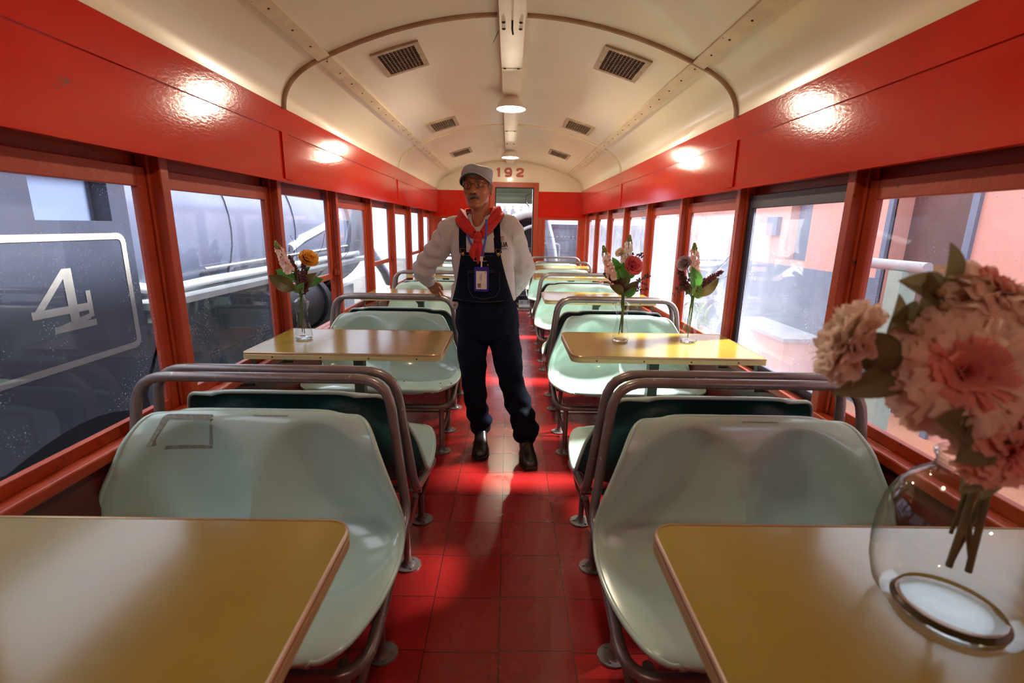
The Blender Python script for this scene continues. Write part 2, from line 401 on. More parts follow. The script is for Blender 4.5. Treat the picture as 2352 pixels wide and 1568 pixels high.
# end wall with the doorway and two windows
def end_wall():
    ex = [(-1.10, -0.56), (-0.235, 0.39), (0.585, 1.125)]     # left window, doorway, right window
    z0w, z1w, zd = 0.74, 1.485, 1.985
    xs = sorted([-1.34, 1.34]+[q for p in ex for q in p]); mb = MB()
    def cell(x0, x1, z0, z1, k):
        if z1-z0 > 1e-4: mb.box(x0, x1, DE, DE+0.10, z0, z1, k)
    def col(x0, x1, lo, hi):
        for a, b_, k in ((0, 1.52, 0), (1.52, 1.928, 1), (1.928, 2.40, 2)):
            for p, q in ((a, min(b_, lo)), (max(a, hi), b_)): cell(x0, x1, p, q, k)
    for a, b_ in zip(xs, xs[1:]):
        mid = (a+b_)/2; o_ = [i for i, p in enumerate(ex) if p[0] < mid < p[1]]
        if not o_: col(a, b_, 0, 0)
        elif o_[0] == 1: col(a, b_, 0, zd)
        else: col(a, b_, z0w, z1w)
    w = structure(mb.build('wall_end', [WOOD, RED, CREAM], smooth=False))
    # painted car number, brush-stroke digits
    def stroke(pts, wd=0.022, cl=False):
        pts = [V((p[0], p[1], 0)) for p in pts]; L = []; R_ = []
        N = len(pts)
        for i in range(N):
            a = pts[i-1] if i > 0 else pts[i]; b2 = pts[i+1] if i < N-1 else pts[i]
            t = (b2-a).normalized(); nn = V((-t.y, t.x, 0))*wd/2
            L.append(pts[i]+nn); R_.append(pts[i]-nn)
        return L, R_
    nb = MB(); zb, hh, K_ = 2.140, 0.088, 1.6
    def put(pts, x):
        L, R_ = stroke(pts); vs = []
        for a, b2 in zip(L, R_): vs += [V((K_*(x+a.x), DE-0.0015-0.0001*len(vs), zb+K_*a.y)), V((K_*(x+b2.x), DE-0.0015-0.0001*len(vs), zb+K_*b2.y))]
        nb.add(vs, [(2*i, 2*i+1, 2*i+3, 2*i+2) for i in range(len(L)-1)])
    put([(0.010, hh-0.026), (0.028, hh-0.012)], -0.14); put([(0.030, 0), (0.030, hh)], -0.14)
    nine = catmull([(0.012, 0.016, 0), (0.03, 0.010, 0), (0.058, 0.012, 0), (0.069, 0.03, 0), (0.069, 0.06, 0), (0.058, 0.077, 0), (0.03, 0.077, 0), (0.014, 0.064, 0), (0.014, 0.05, 0), (0.03, 0.037, 0), (0.055, 0.038, 0), (0.066, 0.046, 0)], 5)
    put([(p.x, p.y) for p in nine], -0.06)
    two = catmull([(0.010, 0.058, 0), (0.015, 0.072, 0), (0.036, 0.078, 0), (0.060, 0.074, 0), (0.066, 0.060, 0), (0.058, 0.046, 0), (0.030, 0.032, 0), (0.014, 0.020, 0), (0.013, 0.011, 0)], 5)
    put([(p.x, p.y) for p in two]+[(0.075, 0.011)], 0.06)
    nb.build('car_number', pmat('faded_red_number', (0.42, 0.055, 0.035), (0.50, 0.12, 0.07), 30, 0.5), w, smooth=False)
    d = thing('door_1', None, None, (0.0775, DE, 0), kind='structure')
    mb = MB(); x0, x1 = -0.3125, 0.3125
    mb.box(x0-0.075, x0, -0.025, 0.10, 0, zd+0.075); mb.box(x1, x1+0.075, -0.025, 0.10, 0, zd+0.075); mb.box(x0, x1, -0.0245, 0.10, zd, zd+0.075)
    mb.build('door_frame', WOOD, d, smooth=False)
    mb = MB(); mb.box(x0, x0+0.018, 0.0, 0.09, 0, zd); mb.box(x1-0.018, x1, 0.0, 0.09, 0, zd); mb.box(x0+.018, x1-.018, 0, 0.09, zd-0.016, zd)
    mb.build('door_gasket', BLACK, d, smooth=False)
    mb = MB(); mb.box(x0, x1, 0.55, 0.60, 1.79, 2.25); mb.box(x0, x1, 0.53, 0.61, 1.76, 1.79); mb.build('vestibule_header', GREENH, d, smooth=False)
    mb = MB(); mb.box(x0, x1, -0.10, 0.10, 0, 0.018); mb.box(x0, x1, -0.02, 0.12, 0.018, 0.05); mb.build('threshold', STEEL, d, smooth=False)
    mb = MB(); mb.tube([(x1-.03, .50, 1.95), (x1-.10, .50, 1.90), (x1-.11, .50, 1.78), (x1-.06, .50, 1.72)], .012, 8); mb.build('cable', BLACK, d)
    for i, (a, b_) in ((0, ex[0]), (2, ex[2])):
        wn_[0] += 1; r = thing('window_%d' % wn_[0], None, None, ((a+b_)/2, DE, z0w), kind='structure'); hw = (b_-a)/2; H = z1w-z0w
        mb = MB()
        for q in ((-hw-.035, -hw, -.035, H+.035), (hw, hw+.035, -.035, H+.035), (-hw, hw, -.035, 0), (-hw, hw, H, H+.035)): mb.box(q[0], q[1], -0.012, 0.02, q[2], q[3])
        mb.build('window_frame', WOOD, r, smooth=False)
        MB().add([(-hw, .05, 0), (hw, .05, 0), (hw, .05, H), (-hw, .05, H)], [(0, 1, 2, 3)]).build('pane', PANE, r, smooth=False)
        mb = MB()
        for z in (0.27, 0.47): mb.box(-hw, hw, 0.065, 0.071, z, z+.007)
        mb.build('window_bar', BLACK, r, smooth=False)
end_wall()
structure(MB().box(-1.34, 1.34, Y0-0.08, Y0, 0, 2.5).build('wall_rear', RED, smooth=False))
# ------------------------------------------------------------------ bench seats
MINT = pmat('mint_moulded_plastic', (0.44, 0.61, 0.54), (0.40, 0.555, 0.49), 4, 0.20, bmp=0.015, bscale=12, coat=0.6, chips=(0.30, 0.34, 0.28), chip_at=0.80, chip_scale=40)
TEAL = pmat('dark_green_shell_back', (0.010, 0.075, 0.075), (0.008, 0.050, 0.050), 8, 0.42, bmp=0.25, bscale=45)
TUBE = pmat('mauve_brown_tube_paint', (0.26, 0.225, 0.22), (0.18, 0.145, 0.135), 7, 0.32, metal=0.35, chips=(0.46, 0.40, 0.37), chip_at=0.66, chip_scale=40, coat=0.2)
TAPE = pmat('old_tape_residue', (0.17, 0.18, 0.15), (0.28, 0.31, 0.26), 90, 0.85)
PROF = [(-.655, .418), (-.672, .430), (-.662, .449), (-.61, .455), (-.50, .449), (-.38, .436), (-.29, .435), (-.235, .452), (-.200, .495), (-.176, .56), (-.155, .64), (-.135, .72), (-.118, .775), (-.104, .797), (-.088, .803)]
PC = [V((0, a, b)) for a, b in PROF]
PCS = catmull(PC, 3)
NP = len(PCS)
HW = catmull([V((w, 0, 0)) for w in (.31, .345, .375, .428, .462, .474, .476, .473, .466, .446, .412, .379, .346, .308, .250)], 3)
def half(t):
    z = t*(NP-1); i = int(min(z, NP-1.001)); return lerp(HW[i].x, HW[i+1].x, z-i)
def shell_point(t, u):
    z = t*(NP-1); i = int(min(z, NP-1.001)); p = PCS[i].lerp(PCS[i+1], z-i)
    tg = (PCS[i+1]-PCS[i]).normalized(); nrm = V((0, -tg.z, tg.y))      # towards the sitter
    back = max(0, min(1, (p.z-.45)/.12))*max(0, min(1, (.805-p.z)/.10)); a = abs(u)
    seat = max(0, min(1, (p.y+.65)/.2))*(1-max(0, min(1, (p.z-.45)/.12)))
    # two scooped places side by side, each a bowl running from the seat up the back
    if p.z > .445 and p.y > -.24: q = (p.z-.47)/.30
    else: q = -(-.205-p.y)/.30
    bowl = max(0, 1-((a-.49)/.47)**2-q*q)
    d = -lerp(.072, .036, max(0, min(1, -q)) if q < 0 else 0)*bowl**0.65 + 0.026*a**6*back - 0.012*a**10*(1-back)
    q = p + nrm*d; return V((u*half(t), q.y, q.z)), nrm
def bench(label_a, cx, py, rz, group, detail=None):
    r = thing('bench_seat', label_a, 'bench seat', (cx, py, 0), rz, group)
    nu, nt_ = 33, 52; I = []; O = []
    for i in range(nt_):
        t = i/(nt_-1); a = []; b_ = []
        for j in range(nu):
            u = -1+2*j/(nu-1); u = sin(u*pi/2)*0.5+u*0.5; p, n = shell_point(t, u); a.append(p); b_.append(p-n*0.008)
        I.append(a); O.append(b_)
    mb = MB(); mb.grid(I, 0); mb.grid(O, 1, flip=True)
    loop = [(i, 0) for i in range(nt_)]+[(nt_-1, j) for j in range(1, nu)]+[(i, nu-1) for i in range(nt_-2, -1, -1)]+[(0, j) for j in range(nu-2, 0, -1)]
    rim = [(I[i][j]+O[i][j])*0.5 for i, j in loop]
    rr = []
    for p in rim:
        if not rr or (p-rr[-1]).length > 0.006: rr.append(p)
    mb.tube(rr, 0.0075, 8, closed=True, k=0)
    mb.build('seat_shell', [MINT, TEAL], r, angle=60)
    fr = fillet([(-.40, -.045, .895), (.40, -.045, .895), (.455, -.075, .43), (.45, -.575, .31), (-.45, -.575, .31), (-.455, -.075, .43)], [.10, .10, .06, .09, .09, .06], closed=True)
    MB().tube(fr, 0.0165, 12, closed=True).build('tube_frame', TUBE, r)
    mb = MB(); mb.tube([(-.45, -.215, .352), (.45, -.215, .352)], .014, 8); mb.tube([(-.385, -.235, .15), (.385, -.235, .15)], .011, 8)
    mb.box(-.02, .02, -.56, -.20, .352, .362)
    mb.build('crossbar', TUBE, r)
    for sx in (-1, 1):
        for yy, zt in ((-.215, .352), (-.535, .31)):
            l = MB(); x = sx*.385
            l.tube([(x, yy, .012), (x, yy, zt)], .015, 10)
            l.tube([(x, yy, .16 if zt > .34 else .13), (x+sx*.03, yy+.05, .25 if zt > .34 else .21), (x+sx*.058, yy+.08, zt+.02 if zt > .34 else zt+.02)], .012, 8)
            lo = l.build('leg', TUBE, r)
            f = MB(); f.prism([(x+.055*cos(a)*(1.0 if i % 2 else 1.0), yy+.048*sin(a)) for i, a in enumerate([2*pi*q/12 for q in range(12)])], 0.0, .007)
            f.lathe([(.030, .007), (.022, .016), (.017, .03)], 12, (x, yy, 0))
            for q in (0, 2.1, 4.2): f.sphere((x+.036*cos(q), yy+.034*sin(q), .009), (.006, .006, .004), 6, 4)
            f.build('floor_flange', TUBE, lo)
    if detail == 'tape':
        for (t0, t1, u0, u1) in ((.865, .905, -.84, -.40), (.752, .762, -.73, -.38), (.765, .87, -.83, -.765), (.765, .87, -.40, -.382)):
            P = [[shell_point(lerp(t0, t1, i/3), lerp(u0, u1, j/6)+random.uniform(-.012, .012))[0]+shell_point(lerp(t0, t1, i/3), 0)[1]*0.0016 for j in range(7)] for i in range(4)]
            MB().grid(P).build('tape_residue', TAPE, r)
    if detail in ('tape', 'scuff'):
        P = [[shell_point(lerp(.900, .908, i/2), lerp(-.02, .32, j/8)+random.uniform(-.01, .01))[0]+shell_point(.90, 0)[1]*0.0016 for j in range(9)] for i in range(3)]
        MB().grid(P).build('scuff_mark', TAPE, r)
    if detail == 'holes':
        for a, b_ in ((-.58, .14), (-.60, .09), (-.55, .19), (-.545, -.06), (-.58, -.05), (-.60, -.04), (-.545, .23), (-.52, .05)):
            hb = MB(); hb.sphere((b_*1.6+.08, a, .4515), (.005, .005, .003), 6, 4); hb.build('screw_hole', SCREW, r)
    return r
CXL, CXR = -.785, .752
PCN = [1.53, 3.33, 5.13]
gA, gB = 'bench seats facing the camera', 'bench seats facing the end door'
first = bench('mint bench seat with square tape marks, front left, facing the front left table', CXL, PCN[0], 0, gA, 'tape')
plain = bench('mint bench seat behind the front right table, faint scuff near its top edge', CXR, PCN[0], 0, gA, 'scuff')
LROW = {1: 'left of the man', 2: 'behind the second left table', 3: 'behind the third left table'}
base = bench('mint bench seat holed with dark screw dots, at the left table with the yellow rose', CXL, PCN[1], 0, gA, 'holes')
bare = dup(plain)
for ch in KIDS(bare):
    if ch.name.startswith(('scuff', 'tape')): bpy.data.objects.remove(ch)
bare.location = (CXR, PCN[1], 0); bare['label'] = 'sunlit mint bench seat behind the table with two flower vases'
dup(bare, (CXL, PCN[2], 0), 0, 'mint bench seat by the left windows, behind the table the man reaches over')
dup(bare, (CXR, PCN[2], 0), 0, 'mint bench seat third from the front along the right windows, facing the camera')
dup(bare, (CXL, 6.95, 0), 0, 'mint bench seat fourth from the front on the left, hidden mostly by the man')
dup(bare, (CXR, 6.95, 0), 0, 'mint bench seat fourth from the front on the right, low rail before last table')
dup(bare, (CXR, 8.02, 0), 0, 'mint bench seat against the end wall, below the right end window')
dup(bare, (CXL, 8.02, 0), 0, 'mint bench seat against the end wall, left of the doorway')
dup(bare, (CXL, PCN[0], 0), pi, 'bench seat with dark green back turned to the tape-marked seat, front left', gB)
dup(bare, (CXR, PCN[0], 0), pi, 'bench seat with near-black green back just behind the front right seat', gB)
dup(bare, (CXL, PCN[1], 0), pi, 'bench seat with dark green back beside the man, past the yellow rose table', gB)
dup(bare, (CXR, PCN[1], 0), pi, 'bench seat with dark back edge showing behind the sunlit right seat', gB)
dup(bare, (CXL, PCN[2], 0), pi, 'bench seat turned away, third dark back along the left windows', gB)
dup(bare, (CXR, PCN[2], 0), pi, 'bench seat turned away, third dark back along the right windows', gB)

# ------------------------------------------------------------------ tables
TOP = pmat('mustard_laminate', (0.29, 0.215, 0.034), (0.25, 0.18, 0.027), 3, 0.20, bmp=0.012, bscale=260, coat=0.15)
BAND = pmat('tan_metal_edging', (0.52, 0.34, 0.18), (0.40, 0.25, 0.13), 12, 0.28, 0.4)
BANDY = pmat('pale_ply_edge', (0.56, 0.46, 0.22), (0.42, 0.33, 0.15), 20, 0.4, stretch=(0.3, 0.3, 12))
OLIVE = pmat('dark_olive_post', (0.045, 0.05, 0.03), (0.03, 0.033, 0.02), 9, 0.4)
def table(label, cx, y0, y1, rz):
    r = thing('dining_table', label, 'table', (cx, (y0+y1)/2, 0), rz, 'tables along both sides of the aisle')
    hx, hy = .455, (y1-y0)/2; aisle = [.012, .045, .045, .012]     # aisle end is local -x after order x1y0,x1y1,x0y1,x0y0
    MB().prism(rrect(-hx+.006, hx-.006, -hy+.006, hy-.006, [.008, .008, .042, .042]), .768, .8005).build('tabletop', TOP, r, angle=30)
    out = rrect(-hx, hx, -hy, hy, [.012, .012, .048, .048])
    b_ = MB(); inn_ = rrect(-hx+.006, hx-.006, -hy+.006, hy-.006, [.008, .008, .042, .042]); n = len(out)
    lv = [(inn_, .8012), ([(lerp(p[0], q[0], .6), lerp(p[1], q[1], .6)) for p, q in zip(inn_, out)], .8022), (out, .799), (out, .793), ([(lerp(p[0], q[0], .8), lerp(p[1], q[1], .8)) for p, q in zip(inn_, out)], .791), (out, .789), (out, .769), (inn_, .768)]
    b_.rings([[V((p[0], p[1], z)) for p in L] for L, z in lv], cap=False)
    eb = b_.build('edge_band', [BAND, BANDY], r, angle=30)
    eb.data.polygons.foreach_set('material_index', [1 if i//n in (5,) else 0 for i in range(len(eb.data.polygons))])
    s = MB()
    for sy in (-1, 1):
        for i in range(4): s.sphere((-.34+.22*i, sy*(hy+.0005), .780), (.004, .002, .004), 6, 4)
    s.build('edge_screw', SCREW, eb)
    p = MB(); p.box(-.02, .03, -.025, .025, .004, .768); p.box(-.07, .08, -.06, .06, 0, .006); p.box(-.10, .11, -.10, .10, .760, .768)
    p.add([(.03, -.008, .765), (.085, -.008, .765), (.03, -.008, .70), (.03, .008, .765), (.085, .008, .765), (.03, .008, .70)], [(0, 1, 2), (5, 4, 3), (0, 3, 4, 1), (1, 4, 5, 2), (2, 5, 3, 0)])
    p.build('post', OLIVE, r, smooth=False)
    for sy in (-1, 1):
        w = MB(); x = hx-.018
        w.box(x-.002, x+.002, sy*(hy-.06)-.014, sy*(hy-.06)+.014, .625, .768); w.box(x-.04, x+.002, sy*(hy-.06)-.014, sy*(hy-.06)+.014, .764, .768)
        w.box(x-.002, hx+.026, sy*(hy-.06)-.014, sy*(hy-.06)+.014, .622, .626)
        w.build('wall_bracket', OLIVE, r, smooth=False)
    return r
def dtable(src, label, cx, yc, rz): return dup(src, (cx, yc, 0), rz, label)
# built with the aisle end at local -x, so left tables are turned round
t0 = table('mustard laminate table filling the front left corner, bare top', -.755, .335, .865, pi)
dtable(t0, 'mustard laminate table at front right carrying the big glass jar', .745, .60, 0)
dtable(t0, 'mustard laminate table carrying the vase with the yellow rose', -.755, 2.405, pi)
dtable(t0, 'mustard laminate table carrying the two right-hand flower vases', .755, 2.42, 0)
dtable(t0, 'mustard laminate table below the hand of the man', -.755, 4.20, pi)
dtable(t0, 'mustard laminate table just behind the rail past the two vases', .755, 4.15, 0)
dtable(t0, 'mustard laminate table fourth from the front on the left, under the arm', -.755, 6.0, pi)
dtable(t0, 'mustard laminate table fourth from the front on the right', .755, 5.97, 0)
dtable(t0, 'mustard laminate table before the right end window, smallest in view', .755, 7.24, 0)
dtable(t0, 'mustard laminate table nearest the end wall on the left', -.755, 7.24, pi)

# ------------------------------------------------------------------ ceiling lamps, vents
SHADE = pmat('white_enamel_shade', (0.78, 0.70, 0.58), rough=0.3, coat=0.3)
SHADEI = pmat('white_enamel_shade_inside', (0.90, 0.86, 0.78), rough=0.4)
BULB = emis('lit_bulb', (1.0, 0.80, 0.52), 60.0)
def lamp(label, y, power):
    r = thing('ceiling_lamp', label, 'lamp', (0, y, 2.335), 0, 'lamps under the ceiling duct')
    m = MB(); m.lathe([(.055, 0), (.050, -.004), (.030, -.010), (.026, -.035)], 20, cap=True); m.build('mount', SHADE, r)
    s = MB(); pr = [(.032, -.004), (.055, -.010), (.078, -.030), (.098, -.062), (.110, -.090)]
    s.lathe(pr, 32, cap=False, k=0); s.lathe([(a-.003, b_-.002) for a, b_ in pr], 32, cap=False, k=1); s.lathe([(.107, -.092), (.111, -.093), (.112, -.089), (.110, -.088)], 32, cap=False, k=0)
    s.build('lamp_shade', [SHADE, SHADEI], r)
    b_ = MB(); b_.sphere((0, 0, -.062), (.030, .030, .036), 16, 10); b_.build('bulb', BULB, r)
    ld = bpy.data.lights.new('lamp_light', 'POINT'); ld.energy = power; ld.color = (1.0, 0.82, 0.60); ld.shadow_soft_size = 0.04
    lo = bpy.data.objects.new('lamp_light', ld); C.objects.link(lo); lo.parent = r; lo.location = (0, 0, -.074)
    return r
lamp('lit enamel lamp hanging from the ceiling duct, nearer of the two in view', 3.98, 120)
lamp('lit enamel lamp hanging from the ceiling duct before the car number', 6.65, 50)
lamp('lit enamel lamp hanging from the ceiling duct over the front tables', 1.31, 22)
lamp('lit enamel lamp hanging from the ceiling duct behind the viewpoint', -1.36, 34)

VENTG = pmat('dark_grille_bars', (0.26, 0.18, 0.11), (0.16, 0.10, 0.06), 14, 0.5)
VENTF = pmat('grimy_cream_vent', (0.48, 0.36, 0.23), (0.30, 0.20, 0.12), 14, 0.45)
def vent(label, sx, y):
    x = sx*.63; sl = atan2(-2*.212*x/(.95**2), 1)
    r = thing('ceiling_vent', label, 'vent', (x, y, zc(x)), 0, 'ventilation grilles in the ceiling'); r.rotation_euler = (0, -sl, 0)
    hx, hy = .135, .19; f = MB()
    for a in ((-hx, -hx+.03, -hy, hy), (hx-.03, hx, -hy, hy), (-hx+.03, hx-.03, -hy, -hy+.03), (-hx+.03, hx-.03, hy-.03, hy)): f.box(a[0], a[1], a[2], a[3], -.013, .02)
    f.build('frame', VENTF, r, smooth=False)
    MB().box(-hx+.03, hx-.03, -hy+.03, hy-.03, -.004, .0).build('backing', DARKV, r, smooth=False)
    g = MB()
    for i in range(9): q = -hx+.03+(2*hx-.06)*(i+1)/10; g.box(q-.0018, q+.0018, -hy+.03, hy-.03, -.011, -.003)
    for i in range(11): q = -hy+.03+(2*hy-.06)*(i+1)/12; g.box(-hx+.03, hx-.03, q-.0015, q+.0015, -.009, -.004)
    g.build('grille', VENTG, r, smooth=False)
    return r
v0 = vent('square ceiling grille left of the duct, nearest one', -1, 3.05)
for lab, sx, y in (('square ceiling grille right of the duct, nearest one', 1, 3.06), ('ceiling grille left of the duct, level with the near lamp', -1, 4.85), ('ceiling grille right of the duct, level with the near lamp', 1, 4.85), ('ceiling grille left of the duct, above the cap of the man', -1, 6.6), ('ceiling grille right of the duct, nearest the end wall', 1, 6.62)):
    o = dup(v0, (sx*.63, y, zc(.63)), None, lab); o.rotation_euler = (0, -v0.rotation_euler[1]*(-1) if sx < 0 else -v0.rotation_euler[1], 0)

# ------------------------------------------------------------------ glassware and flowers
def thin_glass(name, tint=(0.97, 0.99, 0.985)):
    m, nt, b = nodes(name); nt.nodes.remove(b); out = nt.nodes['Material Output']
    tr = nt.nodes.new('ShaderNodeBsdfTransparent'); lw = nt.nodes.new('ShaderNodeLayerWeight'); lw.inputs[0].default_value = 0.25
    nt.links.new(ramp(nt, lw.outputs['Facing'], [(0.30, tint), (0.85, (0.30, 0.36, 0.33))]), tr.inputs[0])
    gl = nt.nodes.new('ShaderNodeBsdfGlossy'); gl.inputs['Roughness'].default_value = 0.015
    m2 = nt.nodes.new('ShaderNodeMixShader'); fc = nt.nodes.new('ShaderNodeLayerWeight'); fc.inputs[0].default_value = 0.5; nt.links.new(math_(nt, 'MULTIPLY_ADD', math_(nt, 'POWER', fc.outputs['Facing'], 2.6), 0.62, 0.05), m2.inputs[0]); nt.links.new(tr.outputs[0], m2.inputs[1]); nt.links.new(gl.outputs[0], m2.inputs[2])
    nt.links.new(m2.outputs[0], out.inputs[0]); return m
TGLASS = thin_glass('clear_vase_glass')
GLASS, _nt, _bb = nodes('thick_base_glass'); _bb.inputs['Transmission Weight'].default_value = 1; _bb.inputs['Roughness'].default_value = 0.03; _bb.inputs['IOR'].default_value = 1.45; _bb.inputs['Base Color'].default_value = (0.95, 0.98, 0.97, 1)
VP = [(.030, .0), (.042, .004), (.044, .016), (.040, .045), (.030, .085), (.0255, .115), (.030, .150), (.038, .180), (.040, .190), (.034, .198), (.020, .208), (.0165, .216), (.018, .228), (.0165, .231)]
def vase(label, x, y):
    r = thing('bud_vase', label, 'vase', (x, y, .8012), 0, 'slim glass vases')
    m = MB(); m.lathe(VP, 10, cap=False); m.build('vase_glass', TGLASS, r, angle=25)
    m = MB(); m.lathe([(.002, .001), (.036, .001), (.040, .005), (.036, .011), (.002, .009)], 20); m.build('vase_base', GLASS, r)
    return r
vase('slim waisted glass vase on the left table, yellow rose in it', -1.042, 2.42)
vase('slim waisted glass vase nearer the aisle, coral rose in it', .594, 2.48)
vase('slim waisted glass vase nearer the right window, mauve rose in it', .955, 2.485)

def cmat(n, a, b_=None, sc=30, rough=0.5, sss=0.0):
    m = pmat(n, a, b_, sc, rough); nt = m.node_tree; b = nt.nodes['Principled BSDF']; out = nt.nodes['Material Output']
    if n.endswith(('petal', 'leaf', 'blossom')):      # thin cloth petals and leaves let light through
        tl = nt.nodes.new('ShaderNodeBsdfTranslucent'); src = b.inputs['Base Color'].links[0].from_socket; nt.links.new(src, tl.inputs[0])
        ms = nt.nodes.new('ShaderNodeMixShader'); ms.inputs[0].default_value = 0.42; nt.links.new(b.outputs[0], ms.inputs[1]); nt.links.new(tl.outputs[0], ms.inputs[2]); nt.links.new(ms.outputs[0], out.inputs[0])
    return m
STEM = cmat('green_stem', (0.10, 0.17, 0.035), (0.06, 0.11, 0.025))
LEAFG = cmat('green_leaf', (0.055, 0.19, 0.025), (0.10, 0.28, 0.05), 12, 0.35)
LEAFB = cmat('bronze_leaf', (0.13, 0.095, 0.022), (0.07, 0.045, 0.018), 12, 0.35)
LEAFL = cmat('light_green_leaf', (0.20, 0.36, 0.09), (0.13, 0.26, 0.05), 12, 0.4)
AMAR = cmat('dark_burgundy_flower', (0.13, 0.018, 0.022), (0.06, 0.010, 0.012), 40, 0.5)
PINKP = cmat('pale_pink_petal', (0.80, 0.48, 0.47), (0.86, 0.66, 0.50), 35, 0.5)
WHITEP = cmat('white_petal', (0.85, 0.82, 0.76), (0.82, 0.74, 0.68), 35, 0.5)
BUDG = cmat('olive_bud', (0.26, 0.28, 0.06), (0.16, 0.20, 0.05), 60, 0.5)
YROSE = cmat('yellow_orange_petal', (0.92, 0.54, 0.10), (0.82, 0.40, 0.07), 22, 0.5)
CROSE = cmat('coral_pink_petal', (0.88, 0.25, 0.26), (0.74, 0.16, 0.18), 22, 0.5)
MROSE = cmat('mauve_petal', (0.62, 0.46, 0.50), (0.44, 0.30, 0.34), 22, 0.5)
CWROSE = cmat('cream_white_petal', (0.84, 0.72, 0.58), (0.80, 0.60, 0.48), 22, 0.5)
PEONY = cmat('blush_peony_petal', (0.97, 0.88, 0.78), (0.95, 0.76, 0.66), 9, 0.55)
PEONYD = cmat('rose_peony_petal', (0.88, 0.50, 0.44), (0.90, 0.62, 0.54), 9, 0.55)
PEONYC = cmat('coral_peony_centre_petal', (0.90, 0.46, 0.40), (0.84, 0.34, 0.30), 9, 0.55)
PLEAF = cmat('olive_fabric_leaf', (0.25, 0.235, 0.125), (0.14, 0.135, 0.07), 10, 0.6)
TWIG = cmat('dry_twig', (0.30, 0.20, 0.08), (0.18, 0.10, 0.05), 30, 0.6)

def frame_of(d, up=V((0, 0, 1))):
    d = V(d).normalized(); x = up.cross(d)
    x = x.normalized() if x.length > 1e-4 else V((1, 0, 0))
    return Matrix((x, d.cross(x), d)).transposed()          # columns: x, y, d
def leaf_mesh(mb, p0, p1, w, curl=0.15, nrm=V((0, -1, .3)), k=None, tipw=0.0):
    p0, p1 = V(p0), V(p1); d = p1-p0; L = d.length; d /= L; s_ = d.cross(nrm).normalized(); n = s_.cross(d)
    P = []
    for i in range(11):
        t = i/10; hw = w*(sin(pi*t**0.8)**0.85)*(1-tipw*t)+0.0008; c = p0+d*L*t+n*(curl*L*4*t*(1-t)*0.5)
        P.append([c+s_*hw*q+n*(hw*0.45*abs(q)) for q in (-1, -.5, 0, .5, 1)])
    return mb.grid(P, k)
def petal(mb, c, M, ang, tilt, L, w, cup=0.4, ruf=0.0, k=None, nv=5, nw=5):
    P = []; ph = random.uniform(0, 6.28)
    for i in range(nv):
        t = i/(nv-1); row = []
        hw = w*(0.25+0.95*t**0.7)*(1 if t < .75 else sqrt(max(0.12, 1-((t-.75)/.28)**2)))
        for j in range(nw):
            q = -1+2*j/(nw-1)
            a = tilt + cup*t*(-1); r_ = L*t
            x = hw*q; y = r_*cos(tilt) + 0.25*cup*L*t*t*(-sin(tilt)); z = r_*sin(tilt)+cup*L*0.35*t*t + 0.25*hw*q*q*cup*2
            if ruf: z += ruf*t*t*L*.6*sin(q*3.6+ph); y += ruf*L*t*t*.55*sin(q*7.5+ph*2)
            row.append(V(c)+M @ V((x*cos(ang)-y*sin(ang), x*sin(ang)+y*cos(ang), z)))
        P.append(row)
    return mb.grid(P, k)
def ruffle(mb, c, M, ang, tilt, L, w):
    # a narrow petal with a broad, softly ragged tip that curls back
    P = []; ph = random.uniform(0, 6.28); tw = random.uniform(-.35, .35)
    for i in range(8):
        t = i/7; row = []; hw = w*(.30+.70*t**.7)
        for j in range(7):
            q = -1+2*j/6
            y = L*t - .10*L*q*q*t*t + (.035*L*sin(q*8+ph) if i == 7 else 0); lift = tilt*t + .30*sin(pi*min(1, t*1.1)) - .35*t*t
            x = hw*q; z = L*(sin(tilt)*t + .14*sin(pi*t) - .10*t*t) + .22*hw*q*q + .07*L*t*sin(q*3+ph) + tw*x*t
            y = y*cos(tilt)
            row.append(V(c)+M @ V((x*cos(ang)-y*sin(ang), x*sin(ang)+y*cos(ang), z)))
        P.append(row)
    return mb.grid(P)
def rose(root, c, d, r, m):
    M = frame_of(d); mb = MB(); base = V(c)
    for ring, (n, tilt, L, w) in enumerate(((3, 1.35, .75, .34), (4, 1.12, .85, .42), (5, .85, 1.0, .5), (6, .55, 1.05, .55), (6, .28, 1.02, .55))):
        for i in range(n): petal(mb, base-M @ V((0, 0, .25*r)), M, 2*pi*i/n+ring*.7+random.uniform(-.1, .1), tilt, L*r, w*r, 0.35, 0.05)
    mb.build('petals', m, root, angle=80)
    mb = MB()
    for i in range(5): petal(mb, base-M @ V((0, 0, .42*r)), M, 2*pi*i/5, .25, .62*r, .16*r, .2)
    mb.sphere(base-M @ V((0, 0, .38*r)), .2*r, 8, 6); mb.build('sepals', STEM, root)
def larkspur(root, p0, p1, m, n=16):
    p0, p1 = V(p0), V(p1); d = (p1-p0); L = d.length; d /= L
    mb = MB()
    for i in range(n):
        t = (i/n)*0.78; M0 = frame_of(d); a = i*2.4; out = M0 @ V((cos(a), sin(a), .25)); c = p0+d*L*t+out*(.012*(1-t*.3)); M = frame_of(out)
        for k in range(5): petal(mb, c, M, 2*pi*k/5+.3, .45, .019*(1.1-t*.4), .009*(1.1-t*.4), .2, 0.08, nv=4, nw=3)
    mb.build('petals', m, root, angle=80)
    mb = MB()
    for i in range(26):
        t = .80+.2*i/26; a = i*2.4; M0 = frame_of(d); mb.sphere(p0+d*L*t+M0 @ V((cos(a), sin(a), 0))*(.011*(1.03-t)/.23+.001), (.0042, .0042, .006), 6, 4)
    mb.build('buds', BUDG, root)
